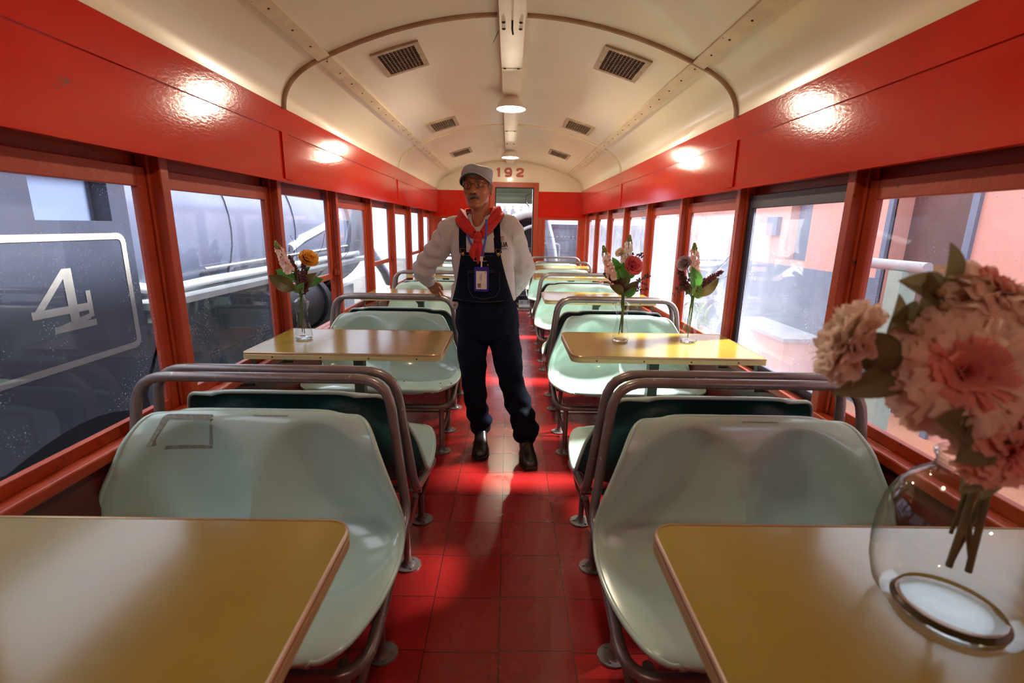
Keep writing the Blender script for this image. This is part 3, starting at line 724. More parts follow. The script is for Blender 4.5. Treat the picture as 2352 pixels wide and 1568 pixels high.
def spike(root, p0, p1, r0, m, n=70, bend=V((0, 0, 0))):
    p0, p1 = V(p0), V(p1); d = (p1-p0); mb = MB()
    for i in range(n):
        t = i/n; c = p0+d*t+bend*4*t*(1-t); rr = r0*(1-t*.72)
        o = V((random.uniform(-1, 1), random.uniform(-1, 1), random.uniform(-1, 1))); o = o.normalized()*rr*random.uniform(.4, 1)
        mb.sphere(c+o, r0*random.uniform(.13, .22), 6, 4)
    mb.build('flower_cluster', m, root)
def stemmed(name, label, cat, grp, mouth, foot, head):
    """a flower stem standing in a vase: root at its foot"""
    r = thing(name, label, cat, foot, 0, grp); f = V(foot); mo = V(mouth); h = V(head)
    pts = catmull([V((0, 0, 0)), (mo-f), (mo-f).lerp(h-f, .5)+V((0, 0, .01)), h-f], 5)
    MB().tube(pts, .0022, 6).build('stem', STEM, r); return r, (lambda p: V(p)-f)
def bouquet(vx, vy, spec, grp, where):
    mouth = V((vx, vy, .8012+.228))
    for i, (kind, a, b_, lab) in enumerate(spec):
        foot = V((vx+random.uniform(-.014, .014), vy+random.uniform(-.014, .014), .8012+(random.uniform(.018, .09) if kind.startswith(('rose', 'lark', 'amar')) else random.uniform(.165, .19))))
        if foot.z > .95: foot.x = vx+(foot.x-vx)*.6; foot.y = vy+(foot.y-vy)*.6
        mo = mouth+V((random.uniform(-.007, .007), random.uniform(-.007, .007), 0))
        dy = ((i*37) % 5-2)*0.014
        A = V((a[0], vy+dy, a[1])); B = V((b_[0], vy+dy*1.4, b_[1])) if b_ else None
        if kind in ('rose_y', 'rose_c', 'rose_m', 'rose_w'):
            m, rr, nm = {'rose_y': (YROSE, .050, 'yellow_rose'), 'rose_c': (CROSE, .052, 'coral_rose'), 'rose_m': (MROSE, .042, 'mauve_rose'), 'rose_w': (CWROSE, .030, 'cream_rose')}[kind]
            r, f = stemmed(nm, lab, 'flower', grp, mo, foot, A); d = V((b_[0], b_[1], b_[2])); rose(r, f(A)+d.normalized()*rr*.3, d, rr, m)
            lf = MB(); leaf_mesh(lf, f(A.lerp(mo, .35)), f(A.lerp(mo, .25)+V((.03 if i % 2 else -.03, -.01, .015))), .012); lf.build('leaf', LEAFG, r)
        elif kind in ('lark_p', 'lark_w'):
            r, f = stemmed('larkspur', lab, 'flower', grp, mo, foot, B); larkspur(r, f(A), f(B), PINKP if kind == 'lark_p' else WHITEP)
        elif kind == 'amar':
            r, f = stemmed('amaranth', lab, 'flower', grp, mo, foot, B); spike(r, f(A.lerp(B, -.25)), f(B), .028, AMAR, 300)
        elif kind == 'berry':
            r, f = stemmed('berry_spray', lab, 'flower', grp, mo, foot, A); mb = MB(); tw = MB()
            for q in range(16):
                e = f(A)+V((random.uniform(-.035, .045), random.uniform(-.02, .02), random.uniform(-.05, .03))); tw.tube([f(A.lerp(mo, .4)), f(A.lerp(mo, .15)).lerp(e, .4), e], .0008, 4)
                for z in range(4): mb.sphere(e+V((random.uniform(-.007, .007), random.uniform(-.007, .007), random.uniform(-.007, .007))), .0042, 6, 4)
            tw.build('twigs', AMAR, r); mb.build('berries', AMAR, r)
        elif kind in ('leaf_g', 'leaf_b', 'leaf_l'):
            m = {'leaf_g': LEAFG, 'leaf_b': LEAFB, 'leaf_l': LEAFL}[kind]
            r, f = stemmed('leaf_sprig', lab, 'leaf sprig', grp, mo, foot, A); lf = MB(); w = (B-A).length*(.27 if kind != 'leaf_l' else .33)
            leaf_mesh(lf, f(A), f(B+V((0, -.015, 0))), w, .18); lf.build('leaf', m, r)
        elif kind == 'twig':
            r, f = stemmed('curly_twig', lab, 'twig', grp, mo, foot, A.lerp(mo, .7)); s0 = f(A.lerp(mo, .7)); e = f(B)
            mid = s0.lerp(e, .5)+V((.012, 0, .02)); MB().tube(catmull([s0, s0.lerp(mid, .5)+V((-.006, 0, .006)), mid, mid.lerp(e, .5)+V((.008, .01, -.006)), e], 5), .0011, 5).build('twig_end', TWIG, r)
bouquet(-1.042, 2.42, [
    ('lark_p', (-1.075, 1.145), (-1.125, 1.290), 'pale pink larkspur stalk in the left vase'),
    ('rose_y', (-.995, 1.195), (.5, -.45, .55), 'yellow orange rose in the left vase'),
    ('amar', (-1.05, 1.085), (-1.095, 1.215), 'burgundy amaranth leaning left beside the pale larkspur'),
    ('amar', (-1.015, 1.085), (-1.0, 1.225), 'burgundy amaranth standing before the yellow rose'),
    ('leaf_g', (-1.065, 1.10), (-1.155, 1.150), 'bright green leaf pointing left above the left vase'),
    ('leaf_b', (-1.055, 1.055), (-1.165, 1.128), 'bronze leaf drooping left over the left vase'),
    ('leaf_b', (-1.025, 1.06), (-.945, 1.140), 'bronze leaf rising right over the left vase'),
    ('leaf_g', (-1.02, 1.075), (-.93, 1.105), 'green leaf spreading right under the yellow rose'),
    ('leaf_l', (-1.035, 1.04), (-1.005, 1.095), 'light green round leaf at the mouth of the left vase'),
    ('leaf_l', (-1.045, 1.04), (-1.085, 1.075), 'light green leaf hanging left at the mouth of the left vase'),
    ('twig', (-1.04, 1.15), (-1.05, 1.32), 'thin upright twig above the left vase'),
    ('twig', (-1.02, 1.12), (-.90, 1.33), 'thin curling twig above the yellow rose'),
    ('twig', (-1.01, 1.09), (-.80, 1.245), 'long thin twig reaching right from the left vase')], 'flowers in the left vase', 'left')
bouquet(.594, 2.48, [
    ('lark_p', (.525, 1.135), (.468, 1.292), 'pale pink larkspur leaning left beside the coral rose'),
    ('lark_w', (.597, 1.200), (.606, 1.345), 'white larkspur rising above the coral rose'),
    ('rose_w', (.578, 1.25), (-.6, -.3, .6), 'cream rose beside the white larkspur'),
    ('rose_c', (.620, 1.190), (.25, -.9, .35), 'coral pink rose in the aisle-side vase'),
    ('berry', (.645, 1.235), None, 'purple berry spray above the coral rose'),
    ('berry', (.668, 1.125), None, 'dark berry spray hanging right below the coral rose'),
    ('amar', (.575, 1.095), (.490, 1.155), 'burgundy amaranth lying left below the pink larkspur'),
    ('leaf_g', (.575, 1.11), (.548, 1.205), 'dark green leaf upright left of the coral rose'),
    ('leaf_g', (.583, 1.13), (.573, 1.215), 'green leaf close against the coral rose'),
    ('leaf_g', (.56, 1.17), (.525, 1.235), 'round green leaf between the two larkspurs'),
    ('leaf_b', (.585, 1.06), (.508, 1.098), 'bronze leaf drooping left at the aisle-side vase'),
    ('leaf_b', (.60, 1.05), (.665, 1.120), 'bronze leaf rising right at the aisle-side vase'),
    ('leaf_b', (.592, 1.08), (.608, 1.18), 'bronze leaf standing under the coral rose'),
    ('leaf_g', (.60, 1.04), (.655, 1.085), 'green leaf low on the right of the aisle-side vase')], 'flowers in the aisle-side right vase', 'aisle')
bouquet(.955, 2.485, [
    ('lark_p', (.945, 1.165), (.922, 1.312), 'pale pink larkspur upright behind the mauve rose'),
    ('rose_m', (.905, 1.205), (-.75, -.5, .35), 'mauve rose facing left in the window-side vase'),
    ('amar', (.915, 1.105), (.880, 1.205), 'burgundy amaranth upright left of the mauve rose'),
    ('amar', (.985, 1.105), (1.085, 1.175), 'burgundy amaranth pointing right towards the window'),
    ('berry', (.895, 1.095), None, 'dark berry spray low left in the window-side vase'),
    ('leaf_g', (.955, 1.085), (.915, 1.200), 'long green leaf twisting up beside the mauve rose'),
    ('leaf_b', (.965, 1.05), (1.075, 1.140), 'large bronze leaf spread right at the window-side vase'),
    ('leaf_b', (.95, 1.05), (.905, 1.12), 'bronze yellow leaf bent left at the window-side vase'),
    ('leaf_l', (.955, 1.05), (.975, 1.12), 'light green round leaf at the front of the window-side vase'),
    ('leaf_l', (.965, 1.045), (1.015, 1.045), 'bright green leaf hanging right at the mouth of the window-side vase'),
    ('twig', (.99, 1.12), (1.12, 1.28), 'pale curling twig near the window above the right vase'),
    ('twig', (1.0, 1.10), (1.15, 1.17), 'pale twig sweeping right at the window-side vase')], 'flowers in the window-side right vase', 'window')

# the big jar with the blush peonies on the front right table
JX, JY = .700, .640
jr = thing('glass_jar', 'large round-shouldered clear glass jar on the front right table', 'jar', (JX, JY, .8012))
JP = [(.066, .006), (.088, .010), (.102, .028), (.110, .060), (.1125, .095), (.111, .13), (.105, .165), (.095, .19), (.082, .210), (.068, .222), (.058, .232), (.054, .245), (.058, .258)]
m = MB(); m.lathe(JP, 48, cap=False); m.build('jar_wall', TGLASS, jr)
m = MB(); m.lathe([(.001, .001), (.058, .0008), (.070, .002), (.074, .008), (.068, .016), (.058, .012), (.046, .0135), (.034, .0105), (.020, .013), (.001, .012)], 48); m.build('jar_base', GLASS, jr)
m = MB(); m.tube([(.056*cos(2*pi*i/32), .056*sin(2*pi*i/32), .258) for i in range(32)], .004, 8, closed=True); m.build('jar_rim', TGLASS, jr)
def peony(label, c, d, r, m, foot, close=0.0, calyx=1.0):
    rt = thing('peony', label, 'flower', foot, 0, 'blush peonies in the large jar'); f = V(foot); c = V(c)-f; M = frame_of(d); d = V(d).normalized()
    mo = V((JX, JY, .8012+.25))-f+V((random.uniform(-.02, .02), random.uniform(-.02, .02), 0)); b0 = c-d*r*.5
    MB().tube(catmull([V((0, 0, 0)), mo, mo.lerp(b0, .6)+V((0, 0, .01)), b0], 6), .0045, 8).build('stem', PLEAF, rt)
    mb = MB()
    RINGS_ = ((6, 1.35, .42, .13), (9, 1.15, .52, .15), (12, .98, .62, .16), (14, .82, .73, .17), (17, .66, .83, .18), (19, .50, .92, .19), (20, .34, .99, .20), (20, .18, 1.03, .21), (18, .02, 1.04, .22), (16, -.16, .98, .22), (14, -.36, .88, .22))
    for ring, (n, tilt, L, w) in enumerate(RINGS_):
        for i in range(n): ruffle(mb, b0+d*r*.10, M, 2*pi*(i+random.uniform(-.25, .25))/n+ring*.5, min(1.4, tilt+close)+random.uniform(-.12, .12), L*r*random.uniform(.92, 1.06), w*r)
    nf = 42; tot = sum(q[0] for q in RINGS_)
    mb.m = [1 if i//nf < sum(q[0] for q in RINGS_[:4]) else 0 for i in range(len(mb.f))]
    mb.build('petals', [m, PEONYC], rt, angle=80)
    mb = MB(); mb.sphere(b0-d*r*.04*calyx, r*.24*calyx, 14, 10)
    for i in range(5): petal(mb, b0-d*r*.08, M, 2*pi*i/5+.4, .05+close, r*.62, r*.24, .5)
    mb.build('sepals', PLEAF, rt)
    return rt
def pl(rt, segs):
    f = V(rt.location); 
    for a, b_, w in segs:
        lf = MB(); leaf_mesh(lf, V(a)-f, V(b_)-f, w, .12, V((.2, -1, .35))); o = lf.build('leaf', PLEAF, rt)
        MB().tube([V(a)-f, V(a).lerp(V((.62, .62, 1.14)), .5)-f, V((.64, .625, 1.10))-f], .0022, 6).build('leaf_stalk', PLEAF, o)
p1 = peony('large blush peony facing the camera, centre of the jar bouquet', (.548, .545, 1.222), (-.50, -.82, .30), .086, PEONY, (.679, .635, .886))
pl(p1, [((.56, .54, 1.155), (.500, .525, 1.168), .022), ((.57, .54, 1.15), (.530, .52, 1.118), .026), ((.63, .60, 1.13), (.655, .57, 1.16), .026), ((.535, .62, 1.27), (.485, .60, 1.272), .022)])
p2 = peony('blush peony turned left towards the window, edge of the jar bouquet', (.448, .62, 1.238), (-.88, .42, .26), .066, PEONY, (.705, .66, .87), .55, 1.7)
pl(p2, [((.53, .60, 1.212), (.420, .59, 1.176), .021), ((.50, .62, 1.25), (.497, .61, 1.305), .013), ((.53, .62, 1.255), (.52, .60, 1.335), .022)])
p3 = peony('blush peony at the top right of the jar bouquet', (.620, .60, 1.318), (.25, -.35, .9), .070, PEONY, (.715, .64, .90))
pl(p3, [((.565, .62, 1.30), (.485, .60, 1.322), .020), ((.60, .62, 1.28), (.655, .58, 1.27), .03), ((.56, .62, 1.31), (.548, .61, 1.37), .017)])
p4 = peony('rose pink peony drooping lowest over the shoulder of the jar', (.612, .52, 1.130), (.1, -.8, -.1), .060, PEONYD, (.700, .625, .885))
pl(p4, [((.64, .60, 1.10), (.602, .575, 1.045), .026), ((.66, .61, 1.09), (.645, .585, 1.03), .022)])
fl = thing('filler_sprig', 'sprig of tiny cream blossoms between the jar peonies', 'flower', (.69, .655, .93), 0, None)
mb = MB(); tb = MB(); f = V(fl.location)
for q in range(26):
    e = V((.56+random.uniform(-.05, .05), .60+random.uniform(-.02, .02), 1.285+random.uniform(-.04, .035)))-f
    tb.tube([V((.60, .615, 1.18))-f, V((.58, .60, 1.24))-f, e], .0012, 4); mb.sphere(e, .006, 7, 5)
tb.tube([(0, 0, 0), V((.69, .645, 1.05))-f, V((.60, .615, 1.18))-f], .003, 6); tb.build('stem', PLEAF, fl); mb.build('blossoms', cmat('cream_blossom', (.55, .44, .24), (.62, .52, .32)), fl)
# ------------------------------------------------------------------ outside
def box_floor(): pass
PAVE = pmat('terracotta_paving', (0.62, 0.30, 0.18), (0.54, 0.25, 0.15), 1.5, 0.6)
BALL = pmat('dark_yard_floor', (0.045, 0.043, 0.042), (0.03, 0.03, 0.03), 2, 0.8)
LOCO = pmat('blue_black_engine_paint', (0.050, 0.060, 0.098), (0.040, 0.048, 0.080), 3, 0.25, coat=0.3, bmp=0.06, bscale=5)
CABM = pmat('black_cab_paint', (0.020, 0.024, 0.040), (0.015, 0.018, 0.030), 3, 0.35, spec=0.3)
LOCOM = pmat('engine_black_iron', (0.020, 0.022, 0.032), (0.012, 0.013, 0.02), 8, 0.55, spec=0.25)
WHITEL = pmat('white_lettering_paint', (0.19, 0.18, 0.175), (0.15, 0.145, 0.14), 20, 0.5)
PALE = pmat('pale_grey_running_board', (0.36, 0.38, 0.40), (0.28, 0.30, 0.32), 6, 0.5)
PIPE = pmat('pale_insulated_pipe', (0.34, 0.36, 0.40), (0.26, 0.28, 0.31), 8, 0.45)
WINL = pmat('cab_glass', (0.06, 0.08, 0.14), rough=0.4, spec=0.2)
PINKW = pmat('salmon_plaster', (0.60, 0.31, 0.255), (0.54, 0.27, 0.22), 1.2, 0.8)
BROWNW = pmat('brown_portal_wood', (0.11, 0.055, 0.05), (0.08, 0.04, 0.04), 3, 0.6)
GREYB = pmat('blue_grey_paint', (0.14, 0.18, 0.26), (0.10, 0.13, 0.20), 2, 0.6)
WHITEW = pmat('white_wall_paint', (0.80, 0.80, 0.78), (0.74, 0.74, 0.72), 1, 0.7)
TEALP = pmat('pale_green_paint', (0.30, 0.48, 0.42), (0.24, 0.40, 0.35), 4, 0.4)
GZ = -0.90
tag(MB().box(1.36, 30, -8, 34, GZ-.1, GZ).build('ground', PAVE, smooth=False), kind='structure')
tag(MB().box(-30, 1.36, -8, 34, GZ-.1, GZ-.001).build('ground', BALL, smooth=False), kind='structure')
# steam engine alongside the left windows
lx = -2.30
e = thing('steam_locomotive', 'blue-black steam locomotive standing outside the left windows, white 4 on its side', 'locomotive', (lx, 3.0, GZ))
o_ = V(e.location)
def L(x, y, z): return V((x, y, z))-o_
mb = MB()
def bxw(mb, x0, x1, y0, y1, z0, z1): mb.box(x0-o_.x, x1-o_.x, y0-o_.y, y1-o_.y, z0-o_.z, z1-o_.z)
bxw(mb, -3.9, lx, -2.5, 3.03, 0.05, 1.37); bxw(mb, -3.9, lx, -2.5, 2.43, 1.37, 1.75); bxw(mb, -3.9, lx, 2.90, 3.03, 1.37, 1.75); bxw(mb, -4.0, lx+.08, -2.6, 3.1, 1.75, 1.85); bxw(mb, -3.9, -2.42, 2.43, 2.9, 1.37, 1.75)
mb.build('cab', CABM, e, smooth=False)
MB().box(-.116, -.10, -.57, -.10, 1.37-o_.z, 1.75-o_.z).build('cab_window', WINL, e, smooth=False)
# number panel outline and the serif figure
pb = MB(); xx = .004
def strip(mb, pts, w, k=None):
    pts = [V(p) for p in pts]
    for a, b_ in zip(pts, pts[1:]):
        d = (b_-a).normalized()*w/2; n = V((-d.y, d.x, 0)); q = [a-d-n, b_+d-n, b_+d+n, a-d+n]
        mb.add([V((xx+random.uniform(0, .0003), p.x-o_.y, p.y-o_.z)) for p in q], [(0, 1, 2, 3)], k)
ol = [(p.x, p.y, 0) for p in fillet([(.2, 1.285, 0), (2.95, 1.285, 0), (2.95, .63, 0), (.2, .63, 0)], .05)]
strip(pb, ol, .035); pb.build('number_panel_outline', WHITEL, e, smooth=False)
four = MB(); strip(four, [(2.54, 1.10, 0), (2.54, .845, 0)], .055); strip(four, [(2.43, .823, 0), (2.65, .823, 0)], .035)
strip(four, [(2.51, 1.10, 0), (2.345, .925, 0)], .035); strip(four, [(2.33, .915, 0), (2.64, .915, 0)], .040); strip(four, [(2.645, .87, 0), (2.645, .985, 0)], .03)
strip(four, [(2.47, .80+.03, 0), (2.62, .86, 0)], .03)
four.build('figure_four', WHITEL, e, smooth=False)
refl_ring = MB(); strip(refl_ring, [(p.x, p.y, 0) for p in fillet([(1.86, .82, 0), (2.12, .82, 0), (2.12, 1.10, 0), (1.86, 1.10, 0)], .10, closed=True)]+[(1.95, .82, 0)], .06); refl_ring.build('seat_reflection_ring', WHITEL, e, smooth=False)  # pale ring painted in place of a seat reflected in the glass
Mx = Matrix(((0, 0, 1), (1, 0, 0), (0, 1, 0))).to_4x4()
bl = MB()
def ycyl(mb, x, z, r, ya, yb, n=32, k=None):
    mb.rings([[L(x+r*cos(2*pi*j/n), y, z+r*sin(2*pi*j/n)) for j in range(n)] for y in (ya, yb)], k=k)
ycyl(bl, -3.35, 1.30, .95, 3.03, 7.4, 48)
for y in (4.32, 5.6, 6.8): ycyl(bl, -3.35, 1.30, .962, y-.03, y+.03, 48)
bl.build('boiler', LOCO, e)
sm_ = MB(); ycyl(sm_, -3.35, 1.30, 1.0, 7.4, 8.3, 48); ycyl(sm_, -3.35, 1.30, .75, 8.3, 8.42, 40); sm_.lathe([(.26, 0), (.22, .3), (.24, .55), (.32, .62)], 24, L(-3.35, 7.85, 2.2)); sm_.build('smokebox', LOCOM, e)
rb = MB(); bxw(rb, -2.75, -2.28, 3.10, 8.3, .81, .855); rb.build('running_board', PALE, e, smooth=False)
pp = MB(); pp.tube([L(-2.44, 3.1, 1.36), L(-2.42, 3.9, 1.31), L(-2.42, 4.35, 1.36), L(-2.42, 5.0, 1.30), L(-2.42, 7.3, 1.30)], .014, 8); pp.tube([L(-2.44, 3.1, 1.30), L(-2.42, 3.9, 1.26), L(-2.42, 4.35, 1.35), L(-2.42, 7.3, 1.24)], .014, 8)
pp.tube([L(-2.5, 3.05, .98), L(-2.42, 3.4, .90), L(-2.42, 3.9, .915), L(-2.40, 7.8, .93)], .035, 10); pp.tube([L(-2.42, 3.9, 1.01), L(-2.42, 7.6, 1.06)], .009, 6)
pp.tube([L(-2.42, 5.45, 1.10), L(-2.40, 5.75, 1.20), L(-2.40, 6.4, 1.32), L(-2.45, 7.2, 1.5)], .045, 10)
pp.build('pipe', PIPE, e)
pm = MB(); ycyl(pm, -2.62, 1.12, .10, 3.45, 3.75, 20); pm.box(*[v for v in (-2.8-lx, -2.45-lx, .55, .72, 1.9, 1.98)]); pm.build('air_pump', LOCOM, e)
cy = MB(); ycyl(cy, -2.42, .47, .29, 4.55, 5.75, 36); ycyl(cy, -2.42, .47, .32, 5.63, 5.75, 36); ycyl(cy, -2.42, .47, .12, 5.75, 5.82, 20); cy.build('cylinder', LOCOM, e)
fr = MB(); bxw(fr, -3.6, -2.75, -2.4, 8.6, -.35, .35); fr.build('chassis', LOCOM, e, smooth=False)
for y in (3.5, 0.9, 7.3):
    w = MB(); n = 40; rr = .78 if y < 5 else .42
    ring = lambda r, x: [L(x, y+r*cos(2*pi*j/n), GZ+.12+rr+r*sin(2*pi*j/n)) for j in range(n)]
    w.rings([ring(rr*.86, -2.62), ring(rr, -2.62), ring(rr, -2.48), ring(rr*.86, -2.48)], cap=False, loop=True)
    for k in range(12): a = 2*pi*k/12; w.tube([L(-2.55, y, GZ+.12+rr), L(-2.55, y+rr*.9*cos(a), GZ+.12+rr+rr*.9*sin(a))], .03, 6)
    w.lathe([(.14, -.08), (.14, .08)], 16, M=Matrix.Translation(L(-2.55, y, GZ+.12+rr)) @ Matrix.Rotation(pi/2, 4, 'Y')); w.build('wheel', LOCOM, e)
st = MB(); st.tube([L(-2.35, 8.3, .95), L(-2.30, 9.0, .55), L(-2.30, 9.35, .30)], .085, 12); st.build('strut_pipe', LOCO, e)
# a second engine beyond the end door
e2 = thing('locomotive_tender', 'dark engine tender beyond the end doorway, grey pipes across its end', 'locomotive', (0.4, 11.2, GZ)); o_ = V(e2.location)
tb = MB(); bxw(tb, .62, 3.2, 11.0, 14, -.4, 1.42); bxw(tb, .60, 3.2, 10.94, 11.0, 1.36, 1.44); tb.build('tank', LOCO, e2, smooth=False)
rv = MB()
for i in range(22): rv.sphere(L(.72+.055*i*1.6, 10.99, 1.17), .016, 6, 4)
rv.build('rivet', PIPE, e2)
hd = MB(); hd.tube(fillet([L(.5, 10.9, 1.02), L(1.12, 10.9, 1.02), L(1.12, 10.9, -.3)], .08), .02, 8); hd.build('handrail', PIPE, e2)
cp = MB(); cp.tube(catmull([L(.72, 10.7, 1.75), L(.80, 10.7, 1.40), L(.92, 10.7, .95), L(1.02, 10.7, .35)], 8), .10, 14); cp.tube(catmull([L(.55, 10.6, .95), L(.72, 10.6, .72), L(.95, 10.6, .45)], 6), .05, 10); cp.build('hose_pipe', GREYB, e2)
fr = MB(); bxw(fr, -.9, .56, 10.9, 11.3, 1.50, 1.62); bxw(fr, -.9, .60, 10.85, 11.3, .35, .45); bxw(fr, -.9, .6, 10.85, 11.3, -.15, -.08); bxw(fr, -.9, .6, 11.3, 11.4, -.6, 1.50)
for x in (-.7, -.25, .12, .34): bxw(fr, x, x+.10, 10.95, 11.1, -.35, 1.0)
fr.build('buffer_frame', LOCOM, e2, smooth=False)
arc = MB(); arc.tube(catmull([L(-.35, 10.7, 1.05), L(-.05, 10.7, 1.45), L(.3, 10.7, 1.62), L(.62, 10.7, 1.66)], 8), .085, 14); arc.tube(catmull([L(.02, 10.6, .95), L(.15, 10.6, 1.2), L(.4, 10.6, 1.36), L(.6, 10.6, 1.40)], 8), .035, 10); arc.build('steam_pipe', PALE, e2)
for i, x in enumerate((-.1, .08, .26, .42)):
    bt = MB(); bt.lathe([(.05, 0), (.05, .05), (.03, .06), (.03, .11)], 12, L(x, 10.8, 1.70)); bt.box(x-.06-o_.x, x+.06-o_.x, -.45, -.35, 1.62-GZ, 1.70-GZ)
    bt.build('valve', PIPE, e2)
gp = thing('car_platform', 'steel end platform with folding gate just outside the doorway', 'platform', (0.08, 8.9, 0)); 
pf = MB(); pf.box(-1.3, 1.2, -.68, .35, -.08, -.002); pf.build('deck', STEEL, gp, smooth=False)
gt = MB()
for i in range(9): gt.box(.30-.012, .30+.012, -.12+.05*i-.006, -.12+.05*i+.006, .0, 1.0)
for i in range(6): gt.box(.29, .31, -.12, .30, .12+.15*i, .135+.15*i)
for i in range(5): gt.box(-.3, .3, .28, .30, .08+.09*i, .10+.09*i)
gt.build('folding_gate', LOCOM, gp, smooth=False)
# salmon buildings to the right
b1 = thing('salmon_building', 'salmon plastered building beyond the front right windows, dark portal in its wall', 'building', (4.8, 4.0, GZ)); o_ = V(b1.location)
wl = MB(); bxw(wl, 4.8, 5.1, -8, 3.6, GZ, 3.3); bxw(wl, 4.8, 5.1, 3.6, 5.15, GZ, 3.0); bxw(wl, 4.8, 5.1, 6.2, 7.9, GZ, 3.0); bxw(wl, 4.8, 5.1, 5.15, 6.2, 2.3, 3.0); bxw(wl, 4.8, 5.1, 8.5, 17.0, GZ, 3.0); bxw(wl, 4.8, 5.1, 7.9, 8.5, 1.95, 3.0); bxw(wl, 4.8, 5.1, 7.9, 8.5, GZ, .9)
wl.build('wall', PINKW, b1, smooth=False)
cn = MB(); bxw(cn, 3.5, 6.6, -8, 3.4, 4.62, 4.74); bxw(cn, 6.3, 6.5, 3.0, 3.2, GZ, 4.62); bxw(cn, 6.3, 6.5, -3.2, -3.0, GZ, 4.62); cn.build('added_sun_blocker', BROWNW, b1, smooth=False)  # unseen slab on posts, added to keep the sun off the front right windows
dr = MB(); bxw(dr, 5.02, 5.06, 5.15, 6.2, GZ, 2.3); dr.build('portal', BROWNW, b1, smooth=False)
fr = MB(); bxw(fr, 4.76, 4.82, 5.07, 5.15, GZ, 2.38); bxw(fr, 4.76, 4.82, 6.2, 6.28, GZ, 2.38); bxw(fr, 4.76, 4.82, 5.15, 6.2, 2.3, 2.38); fr.build('portal_frame', GREYB, b1, smooth=False)
sh = MB(); bxw(sh, 4.95, 5.0, 7.9, 8.5, .9, 1.95); sh.build('shutter', GREYB, b1, smooth=False)
sk = MB(); bxw(sk, 4.77, 4.80, 6.28, 17.0, GZ, .80); sk.build('dado_band', GREYB, b1, smooth=False)
sg = MB(); bxw(sg, 4.72, 4.79, 8.75, 9.1, 1.30, 1.62); sg.build('wall_sign', GREYB, b1, smooth=False)
bn = thing('white_ledge', 'low pale ledge outside the navy framed window', 'ledge', (4.0, 7.1, GZ)); MB().box(-.25, .25, -.75, .85, 0, .82).build('body', PINKW, bn, smooth=False); MB().box(-.30, .30, -.80, .90, .82, .87).build('cap', PALE, bn, smooth=False)
b2 = thing('pale_building', 'pale pinkish building beyond the far right windows', 'building', (5.6, 20, GZ)); MB().box(0, .3, -7, 7, 0, 5.5).build('wall', pmat('pale_pink_plaster', (0.72, 0.48, 0.40), (0.66, 0.42, 0.35), .8, .8), b2, smooth=False)
for i in range(4): MB().box(-.03, .05, -6+3*i, -5+3*i, 1.6, 3.4).build('window', GREYB, b2, smooth=False)
po = thing('reflection_t', 'pale green T shape standing in for a reflection in the front right window', 'post', (3.2, 3.92, GZ))  # solid T shape modelled in place of a reflection in the pane
MB().box(-.07, .07, -.07, .07, 0, 1.98).build('upright', TEALP, po, smooth=False); m_ = MB(); m_.tube([(0, -.22, 2.02), (0, .36, 2.02)], .045, 12); m_.build('crossbar', PALE, po)
# planting seen low through the third right window
pg = thing('planter_shrub', 'green shrub in a white planter outside the third right window', 'plant', (3.2, 8.9, GZ))
MB().prism(rrect(-.3, .3, -.6, .6, .05), 0, .5).build('planter', WHITEW, pg)
fm = MB()
for i in range(160):
    a = V((random.gauss(0, .2), random.gauss(0, .4), .5+abs(random.gauss(0, .28)))); d = V((random.uniform(-1, 1), random.uniform(-1, 1), random.uniform(.2, 1))).normalized()*.22
    leaf_mesh(fm, a, a+d, .035)
tag(fm.build('leaves', LEAFL, pg), kind='stuff')
# far left: sunlit walls past the engine
b3 = thing('white_building', 'white sunlit building past the front of the steam locomotive', 'building', (-6.5, 14, GZ)); MB().box(-.3, 0, -4.5, 12, 0, 5).build('wall', WHITEW, b3, smooth=False)
MB().box(-.01, .04, 2.0, 4.0, 0, 3).build('doorway', PINKW, b3, smooth=False)
# ------------------------------------------------------------------ the man
SKIN = pmat('weathered_brown_skin', (0.42, 0.145, 0.062), (0.33, 0.105, 0.045), 14, 0.42, bmp=0.08, bscale=70)
LIP = pmat('lip_skin', (0.27, 0.075, 0.05), rough=0.45)
DARKM = pmat('dark_mouth', (0.02, 0.008, 0.006), rough=0.7)
EYEW = pmat('eye_white', (0.40, 0.34, 0.30), rough=0.2); IRIS = pmat('dark_iris', (0.025, 0.014, 0.010), rough=0.1)
HAIRG = pmat('grey_hair', (0.20, 0.18, 0.165), (0.07, 0.06, 0.055), 130, 0.6, bmp=0.3, bscale=160)
HAIRD = pmat('dark_grey_hair', (0.045, 0.038, 0.034), (0.09, 0.08, 0.07), 130, 0.6)
CAPM = pmat('grey_cap_cloth', (0.36, 0.35, 0.37), (0.30, 0.29, 0.31), 20, 0.8, bmp=0.15, bscale=300)
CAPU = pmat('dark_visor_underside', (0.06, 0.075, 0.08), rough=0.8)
KERCH = pmat('red_cotton', (0.56, 0.013, 0.012), (0.45, 0.009, 0.010), 10, 0.7, bmp=0.1, bscale=200)
BOOT = pmat('dark_brown_leather', (0.022, 0.013, 0.010), (0.014, 0.009, 0.007), 14, 0.35, coat=0.2)
SOLE = pmat('black_sole', (0.010, 0.009, 0.008), rough=0.7)
LANY = pmat('blue_lanyard', (0.035, 0.09, 0.55), rough=0.5); HOLD = pmat('blue_badge_holder', (0.018, 0.022, 0.27), rough=0.3, coat=0.3)
CARD = pmat('white_card', (0.72, 0.68, 0.66), rough=0.3); INK = pmat('dark_print', (0.03, 0.03, 0.04), rough=0.6); GOLD = pmat('gold_embroidery', (0.55, 0.27, 0.05), (0.35, 0.16, 0.03), 200, 0.5)
STITCH = pmat('pale_stitching', (0.10, 0.11, 0.15), rough=0.8)
